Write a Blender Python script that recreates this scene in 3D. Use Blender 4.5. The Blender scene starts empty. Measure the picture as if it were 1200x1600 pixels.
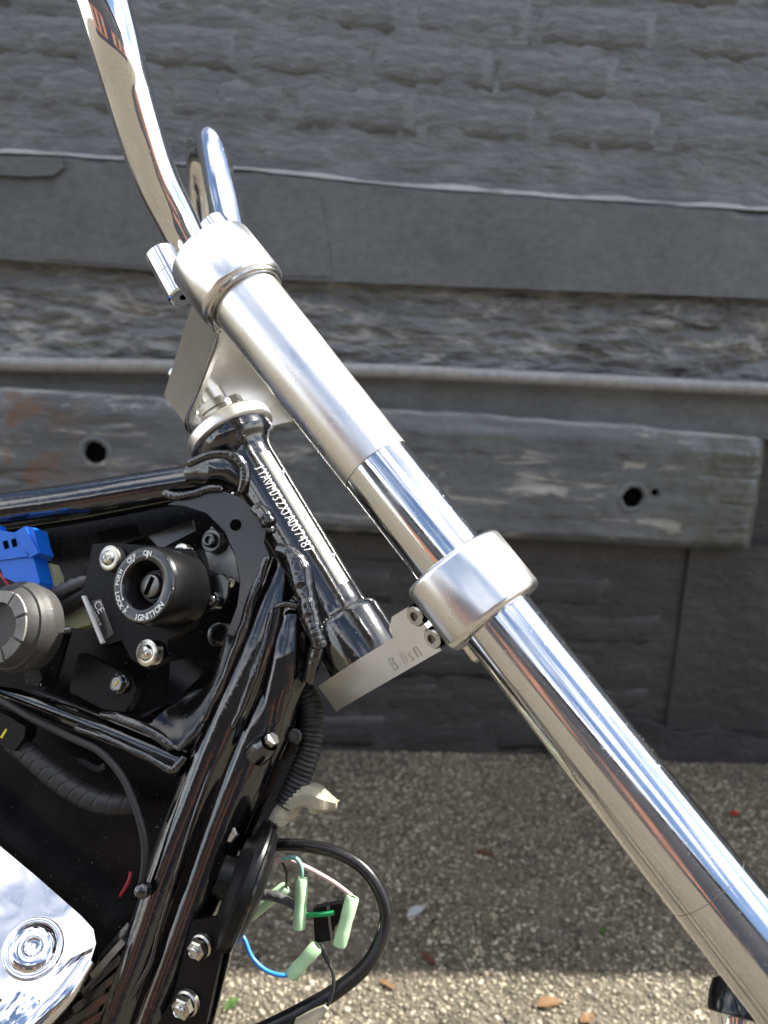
import bpy, bmesh, math, random
from mathutils import Vector, Matrix, noise
random.seed(7)
SC = bpy.context.scene
COL = SC.collection
R_ = math.radians
# ---------------------------------------------------------------- camera
CAM_H, PITCH, ROLL, FPX = 0.95, R_(13.0), R_(2.7), 1300.0
cam_d = bpy.data.cameras.new('camera'); cam = bpy.data.objects.new('camera', cam_d); COL.objects.link(cam)
cam_d.sensor_fit = 'HORIZONTAL'; cam_d.sensor_width = 36.0; cam_d.lens = 36.0*FPX/1200.0
cam_d.clip_start = 0.02; cam_d.clip_end = 400.0
Fw = Vector((0, math.cos(PITCH), -math.sin(PITCH)))
Rt0 = Vector((1, 0, 0)); Up0 = Rt0.cross(Fw)
Rt = (Rt0*math.cos(ROLL) + Up0*math.sin(ROLL)).normalized()
Up = Rt.cross(Fw).normalized(); Dn = -Up
C0 = Vector((0, 0, CAM_H))
m4 = Matrix.Identity(4)
for i in range(3):
    m4[i][0] = Rt[i]; m4[i][1] = Up[i]; m4[i][2] = -Fw[i]; m4[i][3] = C0[i]
cam.matrix_world = m4
cam_d.dof.use_dof = True; cam_d.dof.focus_distance = 0.53; cam_d.dof.aperture_fstop = 10.5
SC.camera = cam
# ---------------------------------------------------------------- sky, sun, exposure
SUN_EL, SUN_AZ = R_(48.0), R_(65.0)          # azimuth from +Y (beyond the wall) towards +X
w = bpy.data.worlds.new('World'); SC.world = w; w.use_nodes = True
nt = w.node_tree; nt.nodes.clear()
sky = nt.nodes.new('ShaderNodeTexSky'); sky.sky_type = 'NISHITA'; sky.sun_disc = False
sky.sun_elevation = SUN_EL; sky.sun_rotation = SUN_AZ; sky.air_density = 1.0; sky.dust_density = 0.6
tc = nt.nodes.new('ShaderNodeTexCoord')
mp = nt.nodes.new('ShaderNodeMapping'); mp.inputs['Scale'].default_value = (1.0, 1.0, 1.7)
nz = nt.nodes.new('ShaderNodeTexNoise'); nz.inputs['Scale'].default_value = 2.1; nz.inputs['Detail'].default_value = 6; nz.inputs['Roughness'].default_value = 0.55
cr = nt.nodes.new('ShaderNodeValToRGB'); cr.color_ramp.elements[0].position = 0.45; cr.color_ramp.elements[1].position = 0.60
mx = nt.nodes.new('ShaderNodeMix'); mx.data_type = 'RGBA'
mx.inputs[7].default_value = (11.0, 11.0, 11.2, 1)
bg = nt.nodes.new('ShaderNodeBackground'); bg.inputs['Strength'].default_value = 0.078
wo = nt.nodes.new('ShaderNodeOutputWorld')
L = nt.links.new
L(tc.outputs['Generated'], mp.inputs['Vector']); L(mp.outputs['Vector'], nz.inputs['Vector'])
L(nz.outputs['Fac'], cr.inputs['Fac']); L(cr.outputs['Color'], mx.inputs[0])
L(sky.outputs['Color'], mx.inputs[6]); L(mx.outputs[2], bg.inputs['Color']); L(bg.outputs['Background'], wo.inputs['Surface'])
sd = bpy.data.lights.new('sun', 'SUN'); sd.energy = 5.0; sd.angle = R_(0.55); sd.color = (1.0, 0.95, 0.86)
sun = bpy.data.objects.new('sun', sd); COL.objects.link(sun)
SUNV = Vector((math.sin(SUN_AZ)*math.cos(SUN_EL), math.cos(SUN_AZ)*math.cos(SUN_EL), math.sin(SUN_EL)))
sun.rotation_euler = SUNV.to_track_quat('Z', 'Y').to_euler(); sun.location = (2, 2, 5)
vs = SC.view_settings; vs.view_transform = 'Standard'; vs.look = 'None'; vs.gamma = 1.0; vs.exposure = 1.62; vs.use_curve_mapping = False
SC.cycles.max_bounces = 6; SC.cycles.glossy_bounces = 4; SC.cycles.diffuse_bounces = 2; SC.cycles.transmission_bounces = 4
SC.cycles.caustics_reflective = False; SC.cycles.caustics_refractive = False; SC.cycles.use_adaptive_sampling = True; SC.cycles.adaptive_threshold = 0.025
SC.cycles.sample_clamp_indirect = 8.0; SC.cycles.use_denoising = True

# ---------------------------------------------------------------- geometry frames
def ray(px, py):
    return (Fw*FPX + Rt*(px-600.0) + Dn*(py-800.0)).normalized()
def at_depth(px, py, d):
    return C0 + (Fw + Rt*((px-600.0)/FPX) + Dn*((py-800.0)/FPX))*d
def depth(p):
    return (p-C0).dot(Fw)
# the motorcycle's own frame: fork axis AX (down the fork), LAT (across the bike, to its far side), REAR
A0 = at_depth(383, 467, 0.538); A1 = at_depth(1160, 1455, 0.417)
AX = (A1-A0).normalized()
LAT = (Fw - AX*Fw.dot(AX)).normalized()
REAR = LAT.cross(AX).normalized()
if REAR.dot(Rt) > 0: REAR = -REAR
def pl(px, py, l):
    """the point of the motorcycle's plane at lateral distance l (metres beyond the near fork tube)"""
    d = ray(px, py); return C0 + d*((A0 + LAT*l - C0).dot(LAT)/d.dot(LAT))
def pxm(p, n):
    return n*depth(p)/FPX

# ---------------------------------------------------------------- materials
MATS = {}
def newmat(name):
    m = bpy.data.materials.new(name); m.use_nodes = True; MATS[name] = m
    return m, m.node_tree, m.node_tree.nodes['Principled BSDF']
def N(t, typ, **kw):
    n = t.nodes.new(typ)
    for k, v in kw.items():
        if k in n.inputs: n.inputs[k].default_value = v
        else: setattr(n, k, v)
    return n
def coords(t, scale=(1, 1, 1)):
    c = N(t, 'ShaderNodeTexCoord'); m = N(t, 'ShaderNodeMapping'); m.inputs['Scale'].default_value = scale
    t.links.new(c.outputs['Object'], m.inputs['Vector']); return m.outputs['Vector']
def ramp(t, fac, stops):
    r = N(t, 'ShaderNodeValToRGB'); e = r.color_ramp.elements
    while len(e) < len(stops): e.new(0.5)
    for k, (p, c) in enumerate(stops):
        e[k].position = p; e[k].color = c if len(c) == 4 else (*c, 1)
    t.links.new(fac, r.inputs['Fac']); return r.outputs['Color']
def mixc(t, fac, a, b, mode='MIX'):
    n = N(t, 'ShaderNodeMix'); n.data_type = 'RGBA'; n.blend_type = mode
    for idx, v in ((0, fac), (6, a), (7, b)):
        if isinstance(v, bpy.types.NodeSocket): t.links.new(v, n.inputs[idx])
        else: n.inputs[idx].default_value = v if idx == 0 else (*v[:3], 1)
    return n.outputs[2]
def tex(t, vec, scale, detail=4, rough=0.55, typ='ShaderNodeTexNoise', dist=0.0):
    detail = min(detail, 4)
    n = N(t, typ)
    n.inputs['Scale'].default_value = scale
    if 'Detail' in n.inputs: n.inputs['Detail'].default_value = detail
    if 'Roughness' in n.inputs: n.inputs['Roughness'].default_value = rough
    if 'Distortion' in n.inputs: n.inputs['Distortion'].default_value = dist
    t.links.new(vec, n.inputs['Vector']); return n
def bump(t, b, h, strength, distance, prev=None):
    n = N(t, 'ShaderNodeBump'); n.inputs['Strength'].default_value = strength; n.inputs['Distance'].default_value = distance
    t.links.new(h, n.inputs['Height'])
    if prev is not None: t.links.new(prev, n.inputs['Normal'])
    t.links.new(n.outputs['Normal'], b.inputs['Normal']); return n.outputs['Normal']
G = lambda v: (v, v, v)

def simple(name, col, metal=0.0, rough=0.4, coat=0.0, nscale=0, nstr=0.0, ndist=0.0005, rvar=0.0, dust=0.0, trans=0.0, spec=0.5, cvar=0.0):
    m, t, b = newmat(name); v = coords(t)
    b.inputs['Metallic'].default_value = metal; b.inputs['Roughness'].default_value = rough
    b.inputs['Coat Weight'].default_value = coat; b.inputs['Coat Roughness'].default_value = 0.10
    b.inputs['Specular IOR Level'].default_value = spec; b.inputs['Coat IOR'].default_value = 1.65
    if trans: b.inputs['Transmission Weight'].default_value = trans; b.inputs['IOR'].default_value = 1.4
    base = None
    if cvar:
        n = tex(t, v, 60, 4); base = ramp(t, n.outputs['Fac'], [(0.3, tuple(c*(1-cvar) for c in col)), (0.7, tuple(c*(1+cvar) for c in col))])
    if rvar:
        n = tex(t, v, 45, 5); mr = N(t, 'ShaderNodeMapRange'); mr.inputs['From Min'].default_value = .35; mr.inputs['From Max'].default_value = .65
        mr.inputs['To Min'].default_value = max(0.01, rough-rvar); mr.inputs['To Max'].default_value = rough+rvar
        t.links.new(n.outputs['Fac'], mr.inputs['Value']); t.links.new(mr.outputs['Result'], b.inputs['Roughness'])
    if dust:
        n1 = tex(t, v, 520, 2); d1 = ramp(t, n1.outputs['Fac'], [(0.70, G(0)), (0.76, G(1))])
        n2 = tex(t, v, 25, 5); d2 = ramp(t, n2.outputs['Fac'], [(0.45, G(0.0)), (0.80, G(0.08))])
        f = mixc(t, 1.0, d1, d2, 'ADD')
        f2 = N(t, 'ShaderNodeMath', operation='MULTIPLY'); f2.inputs[1].default_value = dust; t.links.new(f, f2.inputs[0])
        base = mixc(t, f2.outputs[0], base if base is not None else col, (0.30, 0.28, 0.25))
        mr = mixc(t, f2.outputs[0], G(rough), G(0.75)); t.links.new(mr, b.inputs['Roughness'])
        cw = N(t, 'ShaderNodeMath', operation='SUBTRACT'); cw.inputs[0].default_value = coat; t.links.new(f2.outputs[0], cw.inputs[1]); cw.use_clamp = True
        t.links.new(cw.outputs[0], b.inputs['Coat Weight'])
    if base is not None: t.links.new(base, b.inputs['Base Color'])
    else: b.inputs['Base Color'].default_value = (*col, 1)
    if nscale:
        n = tex(t, v, nscale, 3); bump(t, b, n.outputs['Fac'], nstr, ndist)
    return m

def chrome(name, col, rough, rv, scratch=0.0):
    m, t, b = newmat(name); v = coords(t)
    b.inputs['Metallic'].default_value = 1.0; b.inputs['Base Color'].default_value = (*col, 1)
    n = tex(t, v, 38, 6, 0.65); r = ramp(t, n.outputs['Fac'], [(0.40, G(rough)), (0.75, G(rough+rv))])
    n2 = tex(t, v, 800, 2); r2 = ramp(t, n2.outputs['Fac'], [(0.70, G(0)), (0.75, G(0.45))])
    rr = mixc(t, 1.0, r, r2, 'ADD'); t.links.new(rr, b.inputs['Roughness'])
    if scratch:
        nb = tex(t, v, 900, 2); bump(t, b, nb.outputs['Fac'], scratch, 0.00008)
    return m
chrome('chrome', (0.78, 0.78, 0.80), 0.025, 0.05)
chrome('chrome_cover', (0.78, 0.78, 0.80), 0.03, 0.04)
_t = MATS['chrome_cover'].node_tree; bump(_t, _t.nodes['Principled BSDF'], tex(_t, coords(_t), 16, 2).outputs['Fac'], 0.5, 0.003)
chrome('chrome_fork', (0.74, 0.75, 0.77), 0.04, 0.16, 0.10)
chrome('zinc', (0.62, 0.60, 0.52), 0.22, 0.18, 0.25)
chrome('stainless', (0.60, 0.59, 0.57), 0.16, 0.12)
# turned aluminium: rings run round the axis, so the streak noise is fine along AX only
def turned(name, col, rough, strength):
    m, t, b = newmat(name)
    b.inputs['Metallic'].default_value = 1.0
    c = N(t, 'ShaderNodeTexCoord'); d = N(t, 'ShaderNodeVectorMath', operation='DOT_PRODUCT'); d.inputs[1].default_value = AX
    t.links.new(c.outputs['Object'], d.inputs[0])
    n = N(t, 'ShaderNodeTexNoise', noise_dimensions='1D'); n.inputs['Scale'].default_value = 2600; n.inputs['Detail'].default_value = 3
    t.links.new(d.outputs['Value'], n.inputs['W'])
    n2 = tex(t, coords(t), 30, 5)
    rg = ramp(t, n2.outputs['Fac'], [(0.35, G(rough-0.04)), (0.7, G(rough+0.07))]); t.links.new(rg, b.inputs['Roughness'])
    cc = ramp(t, n.outputs['Fac'], [(0.3, tuple(x*0.93 for x in col)), (0.7, col)]); t.links.new(cc, b.inputs['Base Color'])
    bump(t, b, n.outputs['Fac'], strength, 0.00004); return m
turned('turned_aluminium', (0.86, 0.855, 0.845), 0.29, 0.5)
turned('clamp_aluminium', (0.86, 0.855, 0.845), 0.26, 0.35)
simple('satin_aluminium', (0.88, 0.86, 0.82), 1.0, 0.33, cvar=0.04)
simple('engraving', (0.48, 0.46, 0.43), 0.7, 0.55)
simple('engraved', (0.85, 0.85, 0.83), 0.6, 0.6)
simple('black_gloss', (0.003, 0.003, 0.0035), 0.0, 0.09, coat=1.0, nscale=85, nstr=0.45, ndist=0.0013, dust=0.45)
simple('black_weld', (0.004, 0.004, 0.0045), 0.0, 0.12, coat=1.0, nscale=260, nstr=0.45, ndist=0.0012, dust=0.4)
simple('black_satin', (0.006, 0.006, 0.007), 0.0, 0.30, nscale=500, nstr=0.25, ndist=0.0003, dust=0.4, coat=0.8)
simple('gusset_paint', (0.05, 0.05, 0.05), 0.0, 0.42, nscale=420, nstr=0.6, ndist=0.0006, dust=0.7, coat=0.3)
simple('plate_metal', (0.09, 0.09, 0.085), 1.0, 0.3)
simple('black_plastic', (0.004, 0.004, 0.0045), 0.0, 0.33, nscale=900, nstr=0.15, ndist=0.0002, dust=0.25, spec=0.25)
simple('black_smooth', (0.004, 0.004, 0.0045), 0.0, 0.16, coat=0.3, dust=0.3)
simple('black_panel', (0.004, 0.004, 0.005), 0.0, 0.22, dust=0.5, spec=0.2)
simple('hose', (0.008, 0.008, 0.008), 0.0, 0.27, nscale=200, nstr=0.1, ndist=0.0003, dust=0.2)
simple('rubber', (0.016, 0.016, 0.016), 0.0, 0.48, nscale=300, nstr=0.2, ndist=0.0003, dust=0.3)
simple('grey_rubber', (0.20, 0.195, 0.18), 0.0, 0.7, nscale=300, nstr=0.5, ndist=0.0006, cvar=0.35)
simple('dusty_black', (0.030, 0.029, 0.027), 0.0, 0.55, nscale=300, nstr=0.3, ndist=0.0005, dust=0.8)
simple('blue_plastic', (0.005, 0.13, 0.62), 0.0, 0.35, cvar=0.08)
simple('cream_plastic', (0.55, 0.55, 0.34), 0.0, 0.45, cvar=0.1, trans=0.2)
simple('clear_plastic', (0.78, 0.72, 0.55), 0.0, 0.16, trans=0.5, nscale=150, nstr=0.5, ndist=0.001, cvar=0.2)
simple('green_sleeve', (0.66, 1.0, 0.60), 0.0, 0.12, trans=0.3, nscale=180, nstr=0.25, ndist=0.0006, cvar=0.06)
simple('green_wire', (0.02, 0.33, 0.10), 0.0, 0.35)
simple('teal_wire', (0.22, 0.42, 0.36), 0.0, 0.4)
simple('blue_wire', (0.03, 0.22, 0.70), 0.0, 0.35)
simple('pink_wire', (0.65, 0.45, 0.42), 0.0, 0.4)
simple('magenta_wire', (0.55, 0.05, 0.35), 0.0, 0.4)
simple('red_wire', (0.35, 0.02, 0.04), 0.0, 0.35)
simple('white_print', (0.80, 0.80, 0.78), 0.0, 0.5)
simple('yellow_mark', (0.75, 0.65, 0.02), 0.0, 0.5)
simple('tape_grey', (0.10, 0.10, 0.10), 0.0, 0.35, nscale=200, nstr=0.6, ndist=0.001, cvar=0.4)
simple('brushed_dark', (0.25, 0.24, 0.22), 1.0, 0.38, rvar=0.1)
simple('barrel_metal', (0.20, 0.195, 0.185), 1.0, 0.36, cvar=0.3)
simple('dark_hole', (0.004, 0.004, 0.004), 0.0, 0.9, spec=0.0)

# ---------------------------------------------------------------- mesh helpers
def finish(name, bm, mat, parent=None, smooth=40):
    me = bpy.data.meshes.new(name); bmesh.ops.recalc_face_normals(bm, faces=bm.faces[:]); bm.to_mesh(me); bm.free()
    me.materials.append(MATS[mat])
    if smooth:
        for p in me.polygons: p.use_smooth = True
        me.set_sharp_from_angle(angle=R_(smooth))
    o = bpy.data.objects.new(name, me); COL.objects.link(o)
    if parent is not None:
        o.parent = parent
        root = parent
        while root.parent is not None: root = root.parent
        if parent is root and root.type == 'EMPTY': o.location = -root.location
    return o
def thing(name, label, cat, loc, group=None):
    o = bpy.data.objects.new(name, None); COL.objects.link(o); o.location = loc; o.empty_display_size = 0.05
    o['label'] = label; o['category'] = cat
    if group: o['group'] = group
    return o
def ortho(d):
    a = Vector((0, 0, 1)) if abs(d.z) < 0.9 else Vector((1, 0, 0))
    x = d.cross(a).normalized(); return x, d.cross(x).normalized()
def spline(pts, per=6):
    """Catmull-Rom through (Vector, radius)"""
    if len(pts) < 3: 
        (a, ra), (b, rb) = pts
        return [(a.lerp(b, k/per), ra+(rb-ra)*k/per) for k in range(per+1)]
    P = [pts[0]] + list(pts) + [pts[-1]]; out = []
    for i in range(1, len(P)-2):
        p0, p1, p2, p3 = P[i-1][0], P[i][0], P[i+1][0], P[i+2][0]
        for k in range(per):
            t = k/per
            q = 0.5*((2*p1) + (p2-p0)*t + (2*p0-5*p1+4*p2-p3)*t*t + (3*p1-p0-3*p2+p3)*t**3)
            out.append((q, P[i][1] + (P[i+1][1]-P[i][1])*t))
    out.append((P[-2][0], P[-2][1])); return out
def sweep(bm, path, n=20, cap=True, mod=None):
    """rings along path of (Vector, radius); mod(i, s, angle) scales the radius"""
    rings = []; prev = None; s = 0.0
    for i, (p, r) in enumerate(path):
        a = path[max(i-1, 0)][0]; b = path[min(i+1, len(path)-1)][0]
        d = (b-a).normalized()
        if prev is None: x, y = ortho(d)
        else:
            x = (prev - d*prev.dot(d)).normalized(); y = d.cross(x)
        prev = x
        if i: s += (p-path[i-1][0]).length
        ring = []
        for k in range(n):
            th = 2*math.pi*k/n; rr = r*(mod(i, s, th) if mod else 1.0)
            ring.append(bm.verts.new(p + (x*math.cos(th)+y*math.sin(th))*rr))
        rings.append(ring)
    for a, b in zip(rings, rings[1:]):
        for k in range(n): bm.faces.new((a[k], a[(k+1) % n], b[(k+1) % n], b[k]))
    if cap:
        bm.faces.new(rings[0][::-1]); bm.faces.new(rings[-1])
def tube(name, pts, mat, parent, n=20, per=6, mod=None, cap=True):
    """pts: (px, py, l, radius in px) in the motorcycle frame"""
    q = []
    for (x, y, l, r) in pts:
        p = pl(x, y, l); q.append((p, pxm(p, r)))
    bm = bmesh.new(); sweep(bm, spline(q, per), n, cap, mod); return finish(name, bm, mat, parent, 60)
def weld(name, pts, parent, per=14, n=12, rip=1.0, mat='black_weld'):
    q = []
    for (x, y, l, r) in pts:
        p = pl(x, y, l+0.0055); q.append((p, pxm(p, r*1.1)))
    path = spline(q, per); sd = random.random()*50
    def md(i, s, th):
        r0 = path[i][1]; ends = min(1.0, 0.45 + min(i, len(path)-1-i)*0.18)
        return 0.86*ends*(1 + 0.025*rip*math.sin(s/(r0*0.45)*2*math.pi*0.5) + 0.26*noise.noise(Vector((s*75+sd, math.cos(th)*1.2, math.sin(th)*1.2))))
    bm = bmesh.new(); sweep(bm, path, n, True, md); return finish(name, bm, mat, parent, 75)
def lathe(name, c, ax, prof, mat, parent, n=40, smooth=40, hexa=False):
    """prof: (t along ax, radius) in metres"""
    bm = bmesh.new(); ax = ax.normalized(); x, y = ortho(ax); rings = []
    for (t, r) in prof:
        if r <= 1e-7: rings.append([bm.verts.new(c+ax*t)])
        else: rings.append([bm.verts.new(c+ax*t+(x*math.cos(2*math.pi*k/n)+y*math.sin(2*math.pi*k/n))*r) for k in range(n)])
    for a, b in zip(rings, rings[1:]):
        if len(a) == 1 and len(b) == 1: continue
        if len(a) == 1:
            for k in range(n): bm.faces.new((a[0], b[k], b[(k+1) % n]))
        elif len(b) == 1:
            for k in range(n): bm.faces.new((a[k], a[(k+1) % n], b[0]))
        else:
            for k in range(n): bm.faces.new((a[k], a[(k+1) % n], b[(k+1) % n], b[k]))
    return finish(name, bm, mat, parent, smooth)
def bevelled(bm, off, seg=2, ang=25):
    es = [e for e in bm.edges if len(e.link_faces) == 2 and e.calc_face_angle(0) > R_(ang)]
    bmesh.ops.bevel(bm, geom=es, offset=off, segments=seg, profile=0.5, affect='EDGES', clamp_overlap=True)
def slab(name, poly, vec, mat, parent, bev=0.001, seg=2, smooth=35):
    """prism: world-space polygon extruded along vec"""
    bm = bmesh.new(); a = [bm.verts.new(p) for p in poly]; b = [bm.verts.new(p+vec) for p in poly]
    bm.faces.new(a); bm.faces.new(b[::-1]); n = len(poly)
    for k in range(n): bm.faces.new((a[k], b[k], b[(k+1) % n], a[(k+1) % n]))
    if bev: bevelled(bm, bev, seg)
    return finish(name, bm, mat, parent, smooth)
def plate(name, px, l, thick, mat, parent, bev=0.001, seg=2):
    return slab(name, [pl(x, y, l) for x, y in px], LAT*thick, mat, parent, bev, seg)
def box(name, c, ax, ay, az, sx, sy, sz, mat, parent, bev=0.0006, seg=2):
    bm = bmesh.new(); vs = {}
    for i in (-1, 1):
        for j in (-1, 1):
            for k in (-1, 1): vs[i, j, k] = bm.verts.new(c+ax*(i*sx/2)+ay*(j*sy/2)+az*(k*sz/2))
    for f in (((-1,-1,-1),(-1,-1,1),(-1,1,1),(-1,1,-1)), ((1,-1,-1),(1,1,-1),(1,1,1),(1,-1,1)), ((-1,-1,-1),(1,-1,-1),(1,-1,1),(-1,-1,1)),
              ((-1,1,-1),(-1,1,1),(1,1,1),(1,1,-1)), ((-1,-1,-1),(-1,1,-1),(1,1,-1),(1,-1,-1)), ((-1,-1,1),(1,-1,1),(1,1,1),(-1,1,1))):
        bm.faces.new([vs[q] for q in f])
    if bev: bevelled(bm, bev, seg)
    return finish(name, bm, mat, parent, 35)
def letters(name, s, size, fn, mat, parent, extrude=0.0, thin=0.0, cuts=0):
    """flat lettering turned into a mesh; fn(x, y, z) -> world point"""
    cu = bpy.data.curves.new('t', 'FONT'); cu.body = s; cu.size = size; cu.extrude = extrude; cu.offset = thin
    ob = bpy.data.objects.new('t', cu); COL.objects.link(ob)
    dg = bpy.context.evaluated_depsgraph_get(); me = bpy.data.meshes.new_from_object(ob.evaluated_get(dg))
    bm = bmesh.new(); bm.from_mesh(me)
    if cuts: bmesh.ops.triangulate(bm, faces=bm.faces[:]); bmesh.ops.subdivide_edges(bm, edges=bm.edges[:], cuts=cuts, use_grid_fill=True)
    for v in bm.verts: v.co = fn(v.co.x, v.co.y, v.co.z)
    bpy.data.objects.remove(ob); bpy.data.curves.remove(cu); bpy.data.meshes.remove(me)
    return finish(name, bm, mat, parent, 0)
def hexbolt(c, ax, r, h, mat, parent, name='bolt', washer=1.35, dome=0.25, socket=None):
    o = lathe(name, c, ax, [(0, 0), (0, r*washer), (h*0.25, r*washer), (h*0.27, r), (h*0.9, r), (h, r*0.86), (h, r*0.55), (h*(1+dome), 0)], mat, parent, 6 if washer == 1 else 24)
    return o
def nut(c, ax, r, h, parent, name='nut', mat='zinc', stud=0.55):
    bm = bmesh.new(); ax = ax.normalized(); x, y = ortho(ax)
    def ring(t, rr, n): return [bm.verts.new(c+ax*t+(x*math.cos(2*math.pi*k/n)+y*math.sin(2*math.pi*k/n))*rr) for k in range(n)]
    a = ring(h*0.2, r, 6); b = ring(h, r, 6); f = ring(h*1.12, r*0.82, 6)
    for p, q in ((a, b), (b, f)):
        for k in range(6): bm.faces.new((p[k], p[(k+1) % 6], q[(k+1) % 6], q[k]))
    bm.faces.new(f); bm.faces.new(a[::-1])
    o = finish(name, bm, mat, parent, 20)
    return o

# ---------------------------------------------------------------- setting: ground
def ground_material():
    m, t, b = newmat('asphalt'); v = coords(t)
    vo = tex(t, v, 95, typ='ShaderNodeTexVoronoi')
    sep = N(t, 'ShaderNodeSeparateColor'); t.links.new(vo.outputs['Color'], sep.inputs['Color'])
    c1 = ramp(t, sep.outputs['Red'], [(0.0, (0.07, 0.06, 0.045)), (0.30, (0.20, 0.17, 0.115)), (0.65, (0.42, 0.35, 0.23)), (1.0, (0.72, 0.62, 0.44))])
    edge = ramp(t, vo.outputs['Distance'], [(0.25, G(1.1)), (0.70, G(0.25))])
    c2 = mixc(t, 1.0, c1, edge, 'MULTIPLY')
    big = tex(t, v, 3.5, 6, 0.6); bc = ramp(t, big.outputs['Fac'], [(0.3, G(0.72)), (0.7, G(1.15))])
    c3 = mixc(t, 1.0, c2, bc, 'MULTIPLY')
    mid = tex(t, v, 22, 5, 0.6); mc = ramp(t, mid.outputs['Fac'], [(0.30, G(0.65)), (0.65, G(1.1))])
    c4 = mixc(t, 1.0, c3, mc, 'MULTIPLY')
    t.links.new(c4, b.inputs['Base Color']); b.inputs['Roughness'].default_value = 0.8
    inv = N(t, 'ShaderNodeMath', operation='MULTIPLY'); inv.inputs[1].default_value = -1.0; t.links.new(vo.outputs['Distance'], inv.inputs[0])
    n1 = bump(t, b, inv.outputs[0], 1.0, 0.010)
    bump(t, b, big.outputs['Fac'], 0.3, 0.01, n1)
ground_material()
bm = bmesh.new()
vv = [bm.verts.new(p) for p in ((-60, -60, 0), (60, -60, 0), (60, 60, 0), (-60, 60, 0))]; bm.faces.new(vv)
g = finish('ground', bm, 'asphalt', None, 0); g['kind'] = 'structure'
# loose aggregate standing proud of the asphalt (nobody could count it)
def aggregate():
    import numpy as np
    m, t, b = newmat('aggregate'); gi = N(t, 'ShaderNodeNewGeometry')
    c = ramp(t, gi.outputs['Random Per Island'], [(0.0, (0.075, 0.066, 0.052)), (0.25, (0.16, 0.138, 0.10)), (0.50, (0.25, 0.213, 0.15)), (0.75, (0.33, 0.283, 0.198)), (0.93, (0.41, 0.36, 0.265)), (1.0, (0.48, 0.44, 0.36))])
    big = tex(t, coords(t), 5, 4); c = mixc(t, 1.0, c, ramp(t, big.outputs['Fac'], [(0.3, G(0.7)), (0.7, G(1.15))]), 'MULTIPLY')
    t.links.new(c, b.inputs['Base Color']); b.inputs['Roughness'].default_value = 0.6
    rng = np.random.default_rng(5); n = 68000
    ph = (1+5**0.5)/2
    V = np.array([(-1, ph, 0), (1, ph, 0), (-1, -ph, 0), (1, -ph, 0), (0, -1, ph), (0, 1, ph), (0, -1, -ph), (0, 1, -ph), (ph, 0, -1), (ph, 0, 1), (-ph, 0, -1), (-ph, 0, 1)])/1.9
    F = np.array([(0,11,5),(0,5,1),(0,1,7),(0,7,10),(0,10,11),(1,5,9),(5,11,4),(11,10,2),(10,7,6),(7,1,8),(3,9,4),(3,4,2),(3,2,6),(3,6,8),(3,8,9),(4,9,5),(2,4,11),(6,2,10),(8,6,7),(9,8,1)])
    x = rng.uniform(-0.9, 1.35, n); y = rng.uniform(0.70, 1.80, n); r = rng.gamma(5.0, 0.00042, n).clip(0.0010, 0.0050)
    a = rng.uniform(0, 6.283, n); sx = r*rng.uniform(0.9, 1.5, n); sy = r*rng.uniform(0.7, 1.1, n); sz = r*rng.uniform(0.45, 0.75, n)
    P = V[None]*np.stack([sx, sy, sz], 1)[:, None, :]*(1+rng.uniform(-0.18, 0.18, (n, 12, 1)))
    ca, sa = np.cos(a)[:, None], np.sin(a)[:, None]
    W = np.stack([P[..., 0]*ca-P[..., 1]*sa + x[:, None], P[..., 0]*sa+P[..., 1]*ca + y[:, None], P[..., 2] + (sz*0.25)[:, None]], 2).reshape(-1, 3)
    T = (F[None]+12*np.arange(n)[:, None, None]).reshape(-1, 3)
    me = bpy.data.meshes.new('gravel'); me.vertices.add(len(W)); me.vertices.foreach_set('co', W.ravel().astype('f4'))
    me.loops.add(T.size); me.loops.foreach_set('vertex_index', T.ravel().astype('i4')); me.polygons.add(len(T))
    me.polygons.foreach_set('loop_start', np.arange(0, T.size, 3).astype('i4'))
    me.update(calc_edges=True); me.materials.append(m)
    o = bpy.data.objects.new('gravel', me); COL.objects.link(o); o['kind'] = 'stuff'; o['label'] = 'coarse tan and grey aggregate of the worn asphalt'; o['category'] = 'gravel'
aggregate()

# ---------------------------------------------------------------- setting: the painted wall behind
YAW = R_(3.0)
We = Vector((math.cos(YAW), math.sin(YAW), 0)); Wn = Vector((math.sin(YAW), -math.cos(YAW), 0))
rb = ray(850, 1178); W0p = C0 + rb*(-CAM_H/rb.z)
W0 = Vector((W0p.x, W0p.y, 0)) - We*(W0p - Vector((0, 0, 0))).dot(We) if False else Vector((W0p.x, W0p.y, 0))
W0 = W0 - We*(W0.dot(We))
WALL_TOP = 1.95
def wuv(px, py, off=0.0):
    d = ray(px, py); p = C0 + d*((W0 + Wn*off - C0).dot(Wn)/d.dot(Wn))
    return (p-W0).dot(We), p.z
def wp(u, z, off=0.0): return W0 + We*u + Wn*off + Vector((0, 0, z))
def line(pts, off):
    q = [wuv(x, y, off) for x, y in pts]
    def f(u):
        if u <= q[0][0]: return q[0][1]
        if u >= q[-1][0]: return q[-1][1]
        for (a, za), (b, zb) in zip(q, q[1:]):
            if u <= b: return za + (zb-za)*(u-a)/(b-a)
    return f
def fbm(x, y, z, oct=4):
    s = 0; a = 1.0
    for _ in range(oct):
        s += a*noise.noise(Vector((x, y, z))); x *= 2.03; y *= 2.03; z *= 2.03; a *= 0.5
    return s
wall = thing('building_wall', 'dark grey painted brick building wall with ledge, pipe and timber behind the motorcycle', 'wall', wp(0, 0, 0))
U0, U1 = -2.0, 2.3
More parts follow.
